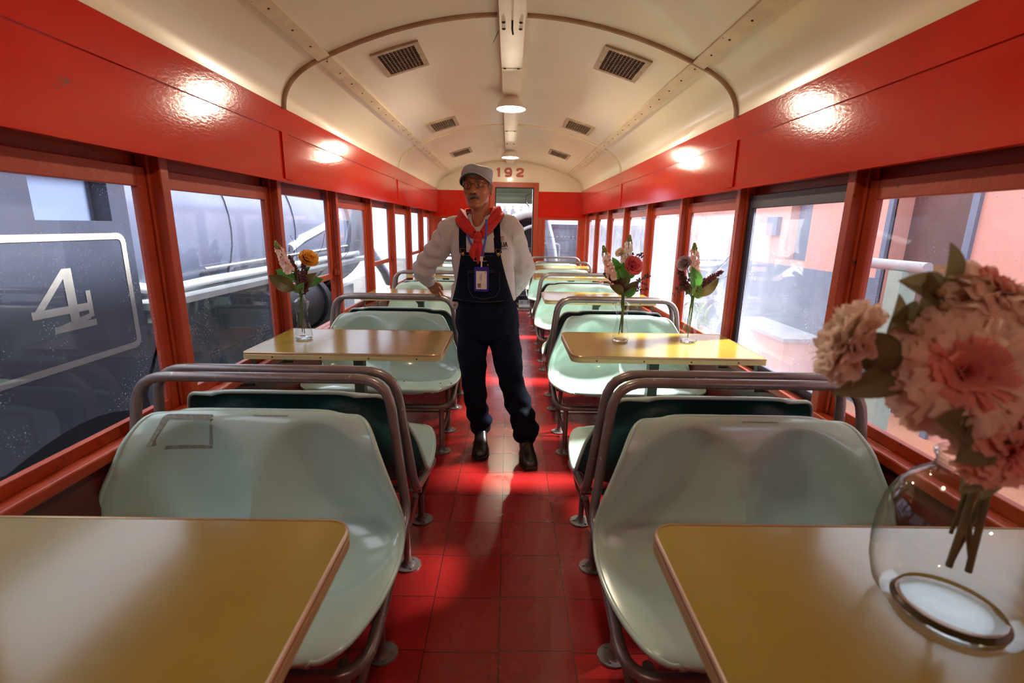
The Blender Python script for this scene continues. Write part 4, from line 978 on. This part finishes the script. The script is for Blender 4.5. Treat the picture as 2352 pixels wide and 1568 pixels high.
def denim():
    m, nt, b = nodes('dark_navy_denim'); v = coords(nt); b.inputs['Roughness'].default_value = 0.85
    f = ntex(nt, v, 9, 5); col = ramp(nt, f, [(0.35, (0.0028, 0.0042, 0.010)), (0.75, (0.005, 0.009, 0.026))])
    nt.links.new(col, b.inputs['Base Color']); bump(nt, b, ntex(nt, v, 420, 2), 0.12); b.inputs['Specular IOR Level'].default_value = 0.12; return m
DENIM = denim()
def striped():
    m, nt, b = nodes('fine_striped_shirt_cloth'); v = coords(nt); b.inputs['Roughness'].default_value = 0.85
    s = nt.nodes.new('ShaderNodeSeparateXYZ'); nt.links.new(v, s.inputs[0])
    ang = s.outputs[0]
    slv = math_(nt, 'ADD', math_(nt, 'MULTIPLY', s.outputs[0], 0.85), math_(nt, 'MULTIPLY', s.outputs[2], 0.5))
    arm = math_(nt, 'MAXIMUM', math_(nt, 'LESS_THAN', s.outputs[0], -0.315), math_(nt, 'GREATER_THAN', s.outputs[0], 0.055))
    u_ = math_(nt, 'ADD', math_(nt, 'MULTIPLY', ang, math_(nt, 'SUBTRACT', 1.0, arm)), math_(nt, 'MULTIPLY', slv, arm))
    w = math_(nt, 'SINE', math_(nt, 'MULTIPLY', u_, 2*pi/0.0064))
    col = ramp(nt, w, [(0.15, (0.43, 0.405, 0.41)), (0.55, (0.64, 0.60, 0.585))]); nt.links.new(col, b.inputs['Base Color'])
    bump(nt, b, ntex(nt, v, 14, 4), 0.25, 0.008); return m
SHIRT = striped()

DG = None
def remeshed(mb, name, mats, parent, voxel, smooth_it=4, disp=None, keep=None):
    """one continuous surface grown round the lofted volumes"""
    me = mb.mesh(name+'_volumes', mats); o = bpy.data.objects.new(name, me); C.objects.link(o)
    r = o.modifiers.new('skin', 'REMESH'); r.mode = 'VOXEL'; r.voxel_size = voxel; r.use_smooth_shade = True
    if smooth_it: s_ = o.modifiers.new('relax', 'SMOOTH'); s_.iterations = smooth_it; s_.factor = 0.5
    dg = bpy.context.evaluated_depsgraph_get(); me2 = bpy.data.meshes.new_from_object(o.evaluated_get(dg))
    o.modifiers.clear(); o.data = me2; me2.name = name; bpy.data.meshes.remove(me)
    me2.materials.clear()
    for m in (mats if isinstance(mats, (list, tuple)) else [mats]): me2.materials.append(m)
    if disp:
        ns = [v.normal.copy() for v in me2.vertices]
        for v, n in zip(me2.vertices, ns): v.co = v.co + n*disp(v.co)
    me2.polygons.foreach_set('use_smooth', [True]*len(me2.polygons)); me2.update()
    o.parent = parent; return o
def limb(mb, pts, rs, n=18, sq=1.0):
    """tapered limb with rounded ends"""
    P = catmull(pts, 6); R = [interp([(i/(len(rs)-1), q) for i, q in enumerate(rs)], i/(len(P)-1))[0] for i in range(len(P))]
    mb.tube(P, R, n); mb.sphere(P[0], R[0]*0.99, 14, 10); mb.sphere(P[-1], R[-1]*0.99, 14, 10)
def ellring(z, cx, cy, a, b, n=36, e=2.4):
    out = []
    for j in range(n):
        t = 2*pi*j/n; c, s = cos(t), sin(t); out.append(V((cx+a*abs(c)**(2/e)*(1 if c > 0 else -1), cy+b*abs(s)**(2/e)*(1 if s > 0 else -1), z)))
    return out
MAN = thing('person', 'man in grey cap, red neckerchief and navy dungarees standing in the aisle', 'person', (-.03, 2.84, 0))
o_ = V(MAN.location)
def Q(x, y, z): return V((x, y, z))-o_
HC = Q(-.184, 2.895, 1.589)                    # between the eyes, inside the head
HM = Matrix.Translation(HC) @ Euler((radians(-4), radians(-5), radians(-11)), 'XYZ').to_matrix().to_4x4()
H = lambda x, y, z: HM @ V((x, y, z))
H3 = HM.to_3x3().to_4x4()
bd = MB()
rows = [(-.120, .018, -.082, -.045), (-.112, .038, -.096, -.02), (-.092, .054, -.098, .01), (-.065, .063, -.094, .045), (-.035, .068, -.092, .07), (-.005, .071, -.088, .09), (.025, .0745, -.090, .10), (.055, .0745, -.089, .10), (.085, .066, -.075, .088), (.108, .046, -.045, .058), (.119, .018, -.012, .02)]
bd.rings([[H(q.x, q.y, z) for q in ellring(0, 0, (f+b_)/2, a, (b_-f)/2, 32, 2.35)] for z, a, f, b_ in rows])
def hs(mb, c, r): mb.sphere(H(*c), r, 14, 10, M=H3)
for i in range(6): t = i/5; hs(bd, (0, lerp(-.090, -.117, t), lerp(.008, -.033, t)), lerp(.009, .0145, t))
for s in (-1, 1):
    hs(bd, (s*.014, -.105, -.037), (.0095, .012, .009)); hs(bd, (s*.032, -.083, .022), (.024, .012, .009)); hs(bd, (s*.043, -.066, -.024), (.024, .020, .022))
    hs(bd, (s*.076, .012, -.014), (.009, .019, .034)); hs(bd, (s*.082, .016, -.004), (.006, .016, .020)); hs(bd, (s*.031, -.086, -.014), (.018, .008, .006))
hs(bd, (0, -.098, -.061), (.024, .010, .0065)); hs(bd, (0, -.096, -.077), (.021, .010, .007)); hs(bd, (0, -.094, -.103), (.022, .013, .014))
limb(bd, [H(0, .0, -.12), Q(-.184, 2.870, 1.385)], [.045, .030]); limb(bd, [H(0, .02, -.06), H(0, .03, -.12), Q(-.177, 2.945, 1.40)], [.056, .054, .062])
bd.rings([ellring(z-o_.z, cx-o_.x, cy-o_.y, a, b_) for z, cx, cy, a, b_ in ((.80, -.12, 2.90, .15, .10), (1.0, -.135, 2.90, .15, .105), (1.2, -.155, 2.915, .155, .10), (1.33, -.168, 2.935, .14, .085), (1.40, -.176, 2.945, .07, .06))])
shR, shL = Q(-.335, 2.945, 1.352), Q(-.005, 2.945, 1.365)
elR, wrR = Q(-.525, 2.995, 1.115), Q(-.522, 3.155, 1.028)
elL, wrL = Q(.098, 3.015, 1.135), Q(.02, 3.095, .975)
limb(bd, [shR, elR], [.052, .042]); limb(bd, [elR, wrR], [.042, .028]); limb(bd, [shL, elL], [.052, .042]); limb(bd, [elL, wrL], [.042, .028])
legs = ((Q(-.205, 2.90, .80), Q(-.205, 2.845, .46), Q(-.163, 2.895, .10)), (Q(-.035, 2.90, .80), Q(.025, 2.81, .48), Q(.122, 2.775, .10)))
for a, k, f in legs: limb(bd, [a, k], [.08, .055]); limb(bd, [k, f], [.055, .04])
# right hand laid over the rail: palm, four fingers, thumb
kn = []
hd_ = (Q(-.486, 3.258, .945)-wrR).normalized(); side = V((1, -.25, .12)).normalized(); nrm = side.cross(hd_).normalized()
if nrm.z < 0: nrm = -nrm
pc_ = wrR+hd_*.052
Mh = Matrix((side, hd_, nrm)).transposed().to_4x4()
bd.sphere(pc_, (.040, .052, .016), 16, 12, M=Mh); bd.sphere(wrR+hd_*.01, (.028, .03, .020), 14, 10, M=Mh); bd.sphere(pc_+hd_*.03, (.042, .022, .014), 14, 10, M=Mh)
for i, (off, L1) in enumerate(((-.033, .060), (-.0115, .078), (.0105, .085), (.032, .074))):
    b0 = wrR+hd_*(.088 if i in (1, 2) else .080)+side*off; k1 = b0+hd_*L1*.42+V((0, .010, .0)); k2 = k1+V((.006, .020, -L1*.30)); k3 = k2+V((.012, .004, -L1*.28))
    limb(bd, [b0-hd_*.02, b0, k1, k2, k3], [.0092, .0095, .0088, .0082, .0068], 10)
tb_ = wrR+hd_*.030+side*.030
limb(bd, [tb_, tb_+hd_*.022+side*.020, tb_+hd_*.052+side*.028, tb_+hd_*.078+side*.026-nrm*.008], [.0135, .0115, .0098, .0078], 10)
# left hand tucked behind the back
hl = V((-.85, .15, -.35)).normalized(); pl_ = wrL+hl*.05; up_ = V((0, 1, .2)).normalized(); sd_ = hl.cross(up_).normalized(); Ml = Matrix((sd_, hl, up_)).transposed().to_4x4()
bd.sphere(pl_, (.040, .052, .016), 14, 10, M=Ml)
for i, (off, L1) in enumerate(((-.033, .060), (-.0115, .078), (.0105, .085), (.032, .074))):
    b0 = wrL+hl*.088+sd_*off; limb(bd, [b0-hl*.02, b0, b0+hl*L1*.45, b0+hl*L1*.7+up_*.03, b0+hl*L1*.6+up_*.05], [.0092, .0092, .0085, .008, .0068], 10)
tb_ = wrL+hl*.03-sd_*.03; limb(bd, [tb_, tb_+hl*.02-sd_*.02, tb_+hl*.05-sd_*.03, tb_+hl*.075-sd_*.03], [.0135, .011, .0095, .0078], 10)
remeshed(bd, 'body', SKIN, MAN, 0.0034, 3)
# face details
for s in (-1, 1):
    e = MB(); hs(e, (s*.031, -.0835, .000), (.0120, .0095, .0058)); eo = e.build('eye', EYEW, MAN)
    e = MB(); hs(e, (s*.031-.001, -.0912, .0005), (.0046, .0026, .0044)); e.build('iris', IRIS, eo)
    e = MB(); hs(e, (s*.031, -.0848, .0065), (.0155, .0100, .0040)); hs(e, (s*.031, -.0845, -.0068), (.0145, .0090, .0030)); e.build('eyelid', SKIN, eo)
    e = MB(); e.tube([H(s*.012, -.0985, .022), H(s*.028, -.0975, .028), H(s*.046, -.086, .023)], [.003, .0042, .0022], 8); e.build('eyebrow', HAIRD, MAN)
    e = MB(); hs(e, (s*.0085, -.1165, -.0425), (.0045, .0050, .0032)); e.build('nostril', DARKM, MAN)
    e = MB(); hs(e, (s*.0715, -.015, .012), (.006, .018, .030)); hs(e, (s*.068, .04, .01), (.010, .035, .035)); e.build('sideburn', HAIRG, MAN)
e = MB(); e.tube([H(-.022, -.098, -.071), H(-.010, -.1062, -.0685), H(.004, -.1068, -.0685), H(.020, -.0995, -.0705)], [.0012, .0042, .0042, .0012], 8); e.build('mouth', DARKM, MAN)
e = MB(); e.tube([H(-.021, -.0985, -.0735), H(0, -.1075, -.0765), H(.020, -.0985, -.0735)], [.0015, .0050, .0015], 8); e.build('lower_lip', LIP, MAN)
e = MB()
for i in range(150):
    t = random.uniform(-1, 1); a = H(t*.030, -.1075+abs(t)**2*.014+random.uniform(-.001, .001), -.0525-abs(t)**1.5*.012+random.uniform(-.003, .003))
    e.tube([a, a+H3.to_3x3() @ V((t*.007, -.0015, -.0105-abs(t)*.004))], [.0009, .0004], 4)
e.build('moustache', HAIRG, MAN)
gl_ = MB()
for s in (-1, 1):
    pts = [H(s*.0335+.0245*abs(cos(a))**.8*(1 if cos(a) > 0 else -1), -.1035+.010*abs(s*.0335+.0245*cos(a))/.058, .001+.0165*abs(sin(a))**.75*(1 if sin(a) > 0 else -1)) for a in [2*pi*i/24 for i in range(24)]]
    gl_.tube(pts, .0011, 6, closed=True); gl_.tube(catmull([H(s*.058, -.094, .008), H(s*.074, -.06, .008), H(s*.077, .01, .006), H(s*.076, .025, -.008)], 5), .0014, 6)
gl_.tube([H(-.009, -.1045, .006), H(0, -.107, .008), H(.009, -.1045, .006)], .0013, 6)
go = gl_.build('spectacles', pmat('dark_spectacle_metal', (0.06, 0.05, 0.045), rough=0.25, metal=0.9), MAN)
for s in (-1, 1):
    lm = MB(); pts = [H(s*.0335+.0235*abs(cos(a))**.8*(1 if cos(a) > 0 else -1), -.1035+.010*abs(s*.0335+.0235*cos(a))/.058, .001+.0157*abs(sin(a))**.75*(1 if sin(a) > 0 else -1)) for a in [2*pi*i/24 for i in range(24)]]
    lm.add(pts, [tuple(range(24))]); lm.build('lens', TGLASS, go)
# cap: gathered engineer crown, band, visor
cm = MB(); R_ = []
for i in range(9):
    t = i/8; row = []
    for j in range(48):
        a = 2*pi*j/48; lob = 1+.05*(abs(sin(4*a+.6))-.5)*sin(pi*min(1, t*1.15))
        rx = lerp(.081, .088, sin(pi*min(t*1.1, 1))) if t < .62 else lerp(.085, .005, ((t-.62)/.38)**1.25)
        z = .040+.058*(t/.62)**.9 if t < .62 else .098+.030*((t-.62)/.38)**.8
        z += .008*sin(3*a+1)*max(0, sin(pi*t)) + .008*(-sin(a))*t
        row.append(H(rx*lob*cos(a), .008+rx*1.18*lob*sin(a), z-.016*(1-t)*sin(a)-.004))
    R_.append(row)
cm.rings(R_); cp_ = cm.build('cap', CAPM, MAN, angle=60)
bb = MB(); bb.rings([[H(r_*cos(2*pi*j/40), .008+r_*1.18*sin(2*pi*j/40), z-.022*sin(2*pi*j/40)) for j in range(40)] for r_, z in ((.0805, .024), (.0825, .024), (.0835, .050), (.0815, .051))], cap=False, loop=True); bb.sphere(H(0, .008, .130), .007, 8, 6); bb.build('cap_band', CAPM, cp_)
vz = MB(); top = []; bot = []
for i in range(7):
    t = i/6; a_, b2 = [], []
    for j in range(25):
        a = pi+pi*(.06+.88*j/24); r0 = .084; L_ = .068*sin(pi*(j/24))**.55
        x = (r0+.0)*cos(a); y = .008+r0*1.18*sin(a); nx = cos(a)*.35; ny = -1
        p = (x+nx*L_*t*.6, y+ny*L_*t, .064-.002*t-(x*x)*(3.2+3.4*t))
        a_.append(H(*p)); b2.append(H(p[0], p[1], p[2]-.004))
    top.append(a_); bot.append(b2)
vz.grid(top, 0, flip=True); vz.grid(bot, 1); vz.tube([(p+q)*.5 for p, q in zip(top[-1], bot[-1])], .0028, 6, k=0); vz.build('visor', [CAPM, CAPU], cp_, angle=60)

# shirt
sb = MB()
TR = [(.88, -.125, 2.90, .178, .135), (.96, -.13, 2.90, .180, .138), (1.06, -.14, 2.902, .180, .138), (1.16, -.152, 2.91, .183, .134), (1.25, -.160, 2.922, .185, .128), (1.32, -.167, 2.933, .172, .118), (1.375, -.171, 2.942, .142, .10), (1.42, -.175, 2.946, .092, .078), (1.445, -.177, 2.946, .068, .064)]
sb.rings([ellring(z-o_.z, cx-o_.x, cy-o_.y, a, b_) for z, cx, cy, a, b_ in TR])
limb(sb, [Q(-.27, 2.945, 1.375), shR, shR.lerp(elR, .5), elR], [.062, .078, .074, .064]); limb(sb, [elR, elR.lerp(wrR, .5), wrR], [.064, .060, .044])
limb(sb, [Q(-.07, 2.945, 1.385), shL, shL.lerp(elL, .5), elL], [.062, .078, .076, .068]); limb(sb, [elL, elL.lerp(wrL, .5), wrL+V((0, 0, -.01))], [.068, .070, .052])
limb(sb, [Q(-.30, 2.87, .93), Q(-.31, 2.88, 1.02)], [.045, .03])
def crease(p):
    w = p+o_; ar = 1.0 if (w.x < -.34 or w.x > .02) else .45
    return ar*(.010*noise.noise(w*11)+.005*noise.noise(w*26)) + (.006*sin((w.z-w.y*.6)*75+w.x*20) if w.x < -.40 and w.z > 1.03 else 0)
shirt = remeshed(sb, 'shirt', SHIRT, MAN, .0055, 5, crease)
# dungarees: hips and legs
ob = MB()
ob.rings([ellring(z-o_.z, cx-o_.x, cy-o_.y, a, b_) for z, cx, cy, a, b_ in ((.705, -.12, 2.90, .165, .11), (.74, -.12, 2.90, .190, .125), (.80, -.12, 2.90, .197, .138), (.87, -.124, 2.90, .192, .144), (.935, -.128, 2.90, .190, .147), (.955, -.130, 2.90, .188, .146))])
limb(ob, [legs[0][0]+V((0, 0, -.01)), Q(-.212, 2.875, .64), legs[0][1], Q(-.185, 2.865, .28), legs[0][2]+V((0, 0, .05))], [.105, .092, .074, .070, .070])
limb(ob, [legs[1][0]+V((0, 0, -.01)), Q(-.005, 2.86, .64), legs[1][1], Q(.085, 2.80, .28), legs[1][2]+V((0, .005, .05))], [.105, .094, .076, .076, .080])
def folds(p):
    w = p+o_; lo = max(0, min(1, (.55-w.z)/.3))
    return .009*noise.noise(w*9)+.005*noise.noise(w*21)+lo*.006*sin(w.z*62+w.x*25+noise.noise(w*7)*3)
pants = remeshed(ob, 'dungarees', DENIM, MAN, .0055, 5, folds)
def bvh_of(os_):
    vs, fs = [], []
    for o in os_:
        b0 = len(vs); vs += [v.co.copy() for v in o.data.vertices]; fs += [tuple(i+b0 for i in p.vertices) for p in o.data.polygons]
    return BVHTree.FromPolygons(vs, fs)
BV = bvh_of([shirt, pants])
def front(x, z, off=.006):
    """the front of the clothed figure at world x, z"""
    h = BV.ray_cast(Q(x, 2.2, z), V((0, 1, 0)))
    if h[0] is None: return Q(x, 2.80, z)
    return h[0]+V((0, -off, 0))
def panel(rows, nx, off, name, mat, par, thick=.005):
    """a cloth panel hung on the front: rows of (z, xleft, xright)"""
    P = []
    for z, xa, xb in rows: P.append([front(lerp(xa, xb, j/(nx-1)), z, off) for j in range(nx)])
    for _ in range(3):
        for i in range(1, len(P)-1):
            for j in range(1, nx-1): P[i][j].y = min(P[i][j].y, (P[i-1][j].y+P[i+1][j].y+P[i][j-1].y+P[i][j+1].y)/4)
    mb = MB(); mb.grid(P)
    o = mb.build(name, mat, par, angle=80); md = o.modifiers.new('cloth', 'SOLIDIFY'); md.thickness = thick; md.offset = 0; return o
zs = [1.232-.024*i for i in range(13)]
def bibx(z):
    t = max(0, min(1, (1.232-z)/.29)); return (-.272-.030*t-.028*t*t, -.050+.065*t+.02*t*t)
bib = panel([(z,)+bibx(z) for z in zs], 17, .008, 'bib', DENIM, pants)
BV = bvh_of([shirt, pants]); 
_bv2 = BVHTree.FromPolygons([v.co.copy() for v in bib.data.vertices], [tuple(p.vertices) for p in bib.data.polygons])
def onbib(x, z, off):
    h = _bv2.ray_cast(Q(x, 2.2, z), V((0, 1, 0))); return (h[0] if h[0] is not None else front(x, z, .008))+V((0, -off, 0))
st_ = MB()
def stitch(pts, r=.0009):
    P = []
    for a, b_ in zip(pts, pts[1:]):
        for k in range(6): P.append(onbib(lerp(a[0], b_[0], k/6), lerp(a[1], b_[1], k/6), .0035))
    st_.tube(P, r, 4)
stitch([(-.232, 1.130), (-.052, 1.135)]); stitch([(-.232, 1.122), (-.052, 1.127)]); stitch([(-.232, 1.13), (-.225, 1.02), (-.205, .985), (-.14, .972), (-.075, .985), (-.050, 1.02), (-.052, 1.135)]); stitch([(-.27, 1.215), (-.05, 1.215)]); stitch([(-.325, .962), (-.14, .955), (.03, .965)])
st_.build('stitching', STITCH, pants)
def strap(pts, w, name, mat, par, thick=.004, off=.008):
    P = []
    for i, (x, z) in enumerate(pts):
        a = pts[max(i-1, 0)]; b_ = pts[min(i+1, len(pts)-1)]; d = V((b_[0]-a[0], 0, b_[1]-a[1])).normalized(); n = V((d.z, 0, -d.x))*w/2
        c = front(x, z, off); P.append([c-n+V((0, .002, 0)), c, c+n+V((0, .002, 0))])
    return P
for s, xb, xt in ((-1, -.262, -.268), (1, -.060, -.075)):
    pts = [(lerp(xb, xt, i/8), lerp(1.228, 1.395, i/8)) for i in range(9)]; P = strap(pts, .040, '', None, None)
    top_ = P[-1][1]; BVs = BV
    for k in range(1, 7):    # over the shoulder and down the back
        x = lerp(xt, -.165+s*.05, k/6); y = top_.y+o_.y+.018*k
        h = BV.ray_cast(V((x-o_.x, y-o_.y, 2.0)), V((0, 0, -1)))
        if h[0] is not None: c = h[0]+V((0, 0, .007)); P.append([c-V((.020, 0, 0)), c, c+V((.020, 0, 0))])
    mb = MB(); mb.grid(P); so = mb.build('shoulder_strap', DENIM, pants, angle=80); md = so.modifiers.new('cloth', 'SOLIDIFY'); md.thickness = .005; md.offset = 0
    bm_ = MB(); c = onbib(xb, 1.222, .006); bm_.lathe([(.009, 0), (.009, .003), (.004, .005)], 14, M=Matrix.Translation(c) @ Matrix.Rotation(pi/2, 4, 'X'))
    bm_.tube([c+V((-.016, .002, .030)), c+V((-.008, -.002, .004)), c+V((0, -.003, -.010)), c+V((.008, -.002, .004)), c+V((.016, .002, .030)), c+V((-.016, .002, .030))], .0017, 6); bm_.build('brass_button', BRASS, so)
gm = MB()
for q in range(3):
    a = onbib(-.165+.0, 1.208-.007*q, .004); b_ = onbib(-.165+.03-.012*q, 1.208-.007*q, .004); gm.tube([a-V((.025-.01*q, 0, 0)), a, b_], .0024, 5)
gm.tube([onbib(-.20, 1.185, .004), onbib(-.125, 1.185, .004)], .0028, 5); gm.tube([onbib(-.122, 1.160, .004), onbib(-.118, 1.170, .004), onbib(-.114, 1.160, .004)], .002, 5)
gm.build('bib_emblem', GOLD, pants)
sbut = MB()
for x, z in ((.052, .935), (-.315, .925), (.055, .905)): c = front(x, z, .004); sbut.sphere(c, (.008, .004, .008), 8, 6)
sbut.build('side_button', BRASS, pants)
# chest emblem, letters U A under small gold bars
ce = MB(); cg = MB()
def cpt(x, z): return front(x, z, .004)
x0, z0 = -.043, 1.264
ce.tube([cpt(x0, z0+.026), cpt(x0, z0+.006), cpt(x0+.006, z0), cpt(x0+.013, z0+.004), cpt(x0+.014, z0+.026)], .0031, 6)
ce.tube([cpt(x0+.019, z0), cpt(x0+.026, z0+.026), cpt(x0+.033, z0)], .0031, 6); ce.tube([cpt(x0+.021, z0+.009), cpt(x0+.031, z0+.009)], .0018, 5)
ce.tube([cpt(x0-.004, z0-.008), cpt(x0+.032, z0-.009)], .0016, 5); ce.tube([cpt(x0-.002, z0-.013), cpt(x0+.024, z0-.016), cpt(x0+.042, z0-.013)], .0008, 4); ce.tube([cpt(x0-.005, z0+.055), cpt(x0+.010, z0+.056)], .0016, 5)
for q in (.034, .041, .048): cg.tube([cpt(x0-.005, z0+q), cpt(x0+.014, z0+q)], .0018, 5)
co_ = ce.build('lettering', INK, shirt); cg.build('emblem_bar', GOLD, co_)
# neckerchief
kb = MB()
ring = [(-.178, 3.030, 1.470, -.178, 3.055, 1.40), (-.245, 3.00, 1.470, -.285, 3.03, 1.415), (-.258, 2.945, 1.472, -.312, 2.945, 1.428), (-.248, 2.895, 1.440, -.305, 2.868, 1.395), (-.222, 2.850, 1.392, -.262, 2.822, 1.350), (-.186, 2.822, 1.345, -.205, 2.800, 1.315)]
ring2 = [(-.178, 3.030, 1.470, -.178, 3.055, 1.40), (-.110, 3.00, 1.478, -.068, 3.03, 1.425), (-.096, 2.945, 1.492, -.032, 2.935, 1.452), (-.102, 2.892, 1.462, -.040, 2.860, 1.425), (-.128, 2.850, 1.405, -.085, 2.818, 1.365), (-.166, 2.822, 1.345, -.150, 2.800, 1.315)]
for rg in (ring, ring2):
    A = catmull([Q(*r[:3]) for r in rg], 5); B = catmull([Q(*r[3:]) for r in rg], 5); P = []
    for i, (a, b_) in enumerate(zip(A, B)):
        row = []
        for j in range(13):
            t = j/12; n_ = V(((a.x+b_.x)/2-(-.178-o_.x), (a.y+b_.y)/2-(2.945-o_.y), .35)).normalized()
            row.append(a.lerp(b_, t)+n_*(.016*sin(pi*t)+.007*sin(t*9+i*.35)))
        P.append(row)
    kb.grid(P, flip=rg is ring2)
ko = kb.build('neckerchief', KERCH, MAN, angle=80); md = ko.modifiers.new('cloth', 'SOLIDIFY'); md.thickness = .004; md.offset = 0
kk = MB(); kk.sphere(Q(-.176, 2.797, 1.318), (.025, .019, .032), 16, 12, M=Matrix.Rotation(.15, 4, 'Y')); kk.sphere(Q(-.181, 2.787, 1.297), (.020, .014, .016), 12, 8)
for pts in ([(-.180, 2.785, 1.295), (-.190, 2.770, 1.262), (-.203, 2.768, 1.225), (-.198, 2.770, 1.188)], [(-.172, 2.785, 1.295), (-.166, 2.768, 1.255), (-.164, 2.765, 1.215), (-.176, 2.766, 1.168)]):
    P = []; C_ = catmull([Q(*p) for p in pts], 5)
    for i, c in enumerate(C_):
        t = i/(len(C_)-1); w = .026*sin(pi*(.16+.80*t))**.8; P.append([c+V((w*q, .006*abs(q)-.006*cos(q*3.0), 0)) for q in (-1, -.6, -.2, .2, .6, 1)])
    kk.grid(P)
kk.build('knot', KERCH, ko, angle=80)
col_ = MB(); col_.tube([Q(-.232, 2.870, 1.415), Q(-.215, 2.838, 1.385), Q(-.188, 2.826, 1.350)], [.010, .008, .003], 6, flat=.5); col_.build('collar', SHIRT, shirt)
# boots
for (ax, ay, tx, ty) in ((-.163, 2.895, -.155, 2.725), (.122, 2.775, .142, 2.590)):
    d = V((tx-ax, ty-ay, 0)).normalized(); s_ = V((-d.y, d.x, 0)); b0 = V((ax, ay, 0))-o_-d*.062; m_ = MB(); R_ = []
    prof = [(0, .026, .030, .125), (.012, .034, .012, .150), (.05, .040, .010, .160), (.09, .042, .010, .150), (.125, .044, .010, .108), (.16, .049, .010, .082), (.20, .052, .010, .070), (.235, .049, .010, .064), (.262, .038, .012, .052), (.280, .018, .020, .036)]
    for (t, w, zb, zt) in prof:
        ring_ = []
        for j in range(20):
            a = 2*pi*j/20; x = w*cos(a)*(1.0 if sin(a) < 0 else .92); z = (zb+zt)/2+(zt-zb)/2*(abs(sin(a))**.7)*(1 if sin(a) > 0 else -1); ring_.append(b0+d*t+s_*x+V((0, 0, z)))
        R_.append(ring_)
    m_.rings(R_); bo = m_.build('boot', BOOT, MAN, angle=70)
    so = MB(); L_ = []; 
    for j in range(28):
        a = 2*pi*j/28; t = .142+.146*cos(a); w = interp([(0, .034), (.08, .043), (.2, .056), (.288, .050)], t)[0]*abs(sin(a))**.45*(1 if sin(a) > 0 else -1); L_.append(b0+d*t+s_*w)
    so.rings([[p+V((0, 0, z)) for p in L_] for z in (0.001, .010, .022)]); so.build('sole', SOLE, bo)
    la = MB()
    for k in range(4): c = b0+d*(.125-.014*k)+V((0, 0, .112+.014*k)); la.tube([c-s_*.020, c-d*-.004+V((0, 0, .006)), c+s_*.020], .0022, 5)
    la.tube([b0+d*.13+V((0, 0, .112)), b0+d*.15-s_*.03+V((0, 0, .09)), b0+d*.15-s_*.052+V((0, 0, .045))], .002, 5); la.build('laces', BLACK, bo)
# badge on a lanyard, hanging from the neck
bg = thing('id_badge', 'blue badge holder with white card on a blue lanyard down the chest of the man', 'badge', (-.152, 2.735, 1.085)); ob_ = V(bg.location)
Wd = lambda p: p+o_-ob_
def ribbon(pts, w, lift):
    P = []
    for i, (x, z) in enumerate(pts):
        c = Wd(front(x, z, .012+lift[i])); P.append([c-V((w/2, 0, 0)), c+V((w/2, 0, 0))])
    return P
rb_ = MB()
clip = Q(-.150, 2.748, 1.190)
a = [(-.130, 1.415), (-.127, 1.375), (-.130, 1.33), (-.136, 1.29), (-.143, 1.25), (-.149, 1.215)]
rb_.grid(ribbon(a, .011, [.045, .040, .03, .022, .016, .016])); a = [(-.245, 1.375), (-.238, 1.335), (-.222, 1.295), (-.200, 1.26), (-.172, 1.235), (-.151, 1.213)]
rb_.grid(ribbon(a, .011, [.012, .004, .002, .002, .004, .014])); lo = rb_.build('lanyard', LANY, bg); md = lo.modifiers.new('cloth', 'SOLIDIFY'); md.thickness = .0018; md.offset = 0
cl = MB(); cl.box(-.008, .008, -.004, .004, .105, .128); cl.box(-.004, .004, -.004, .003, .068, .105); cl.build('clip', CARD, bg, smooth=False)
hb = MB(); hb.prism(rrect(-.041, .041, -.068, .070, .008), -.005, .005, M=Matrix.Rotation(pi/2, 4, 'X')); ho = hb.build('holder', HOLD, bg)
cd = MB(); cd.box(-.030, .030, -.0062, -.005, -.054, .047); cdo = cd.build('card', CARD, bg, smooth=False)
ph = MB(); ph.box(-.022, -.002, -.0068, -.0061, -.046, -.022); ph.build('photograph', pmat('small_portrait_print', (0.45, 0.30, 0.24), (0.10, 0.06, 0.05), 120, 0.4), cdo, smooth=False)
ln = MB()
for x, z0_, z1_ in ((-.004, -.008, .030), (.0, -.005, .034), (-.009, .0, .024), (.020, .030, .044), (.023, .030, .044)): ln.box(x-.0007, x+.0007, -.0067, -.0061, z0_, z1_)
ln.box(.021, .0214, -.0067, -.0061, -.05, -.02); ln.build('print', INK, cdo, smooth=False)
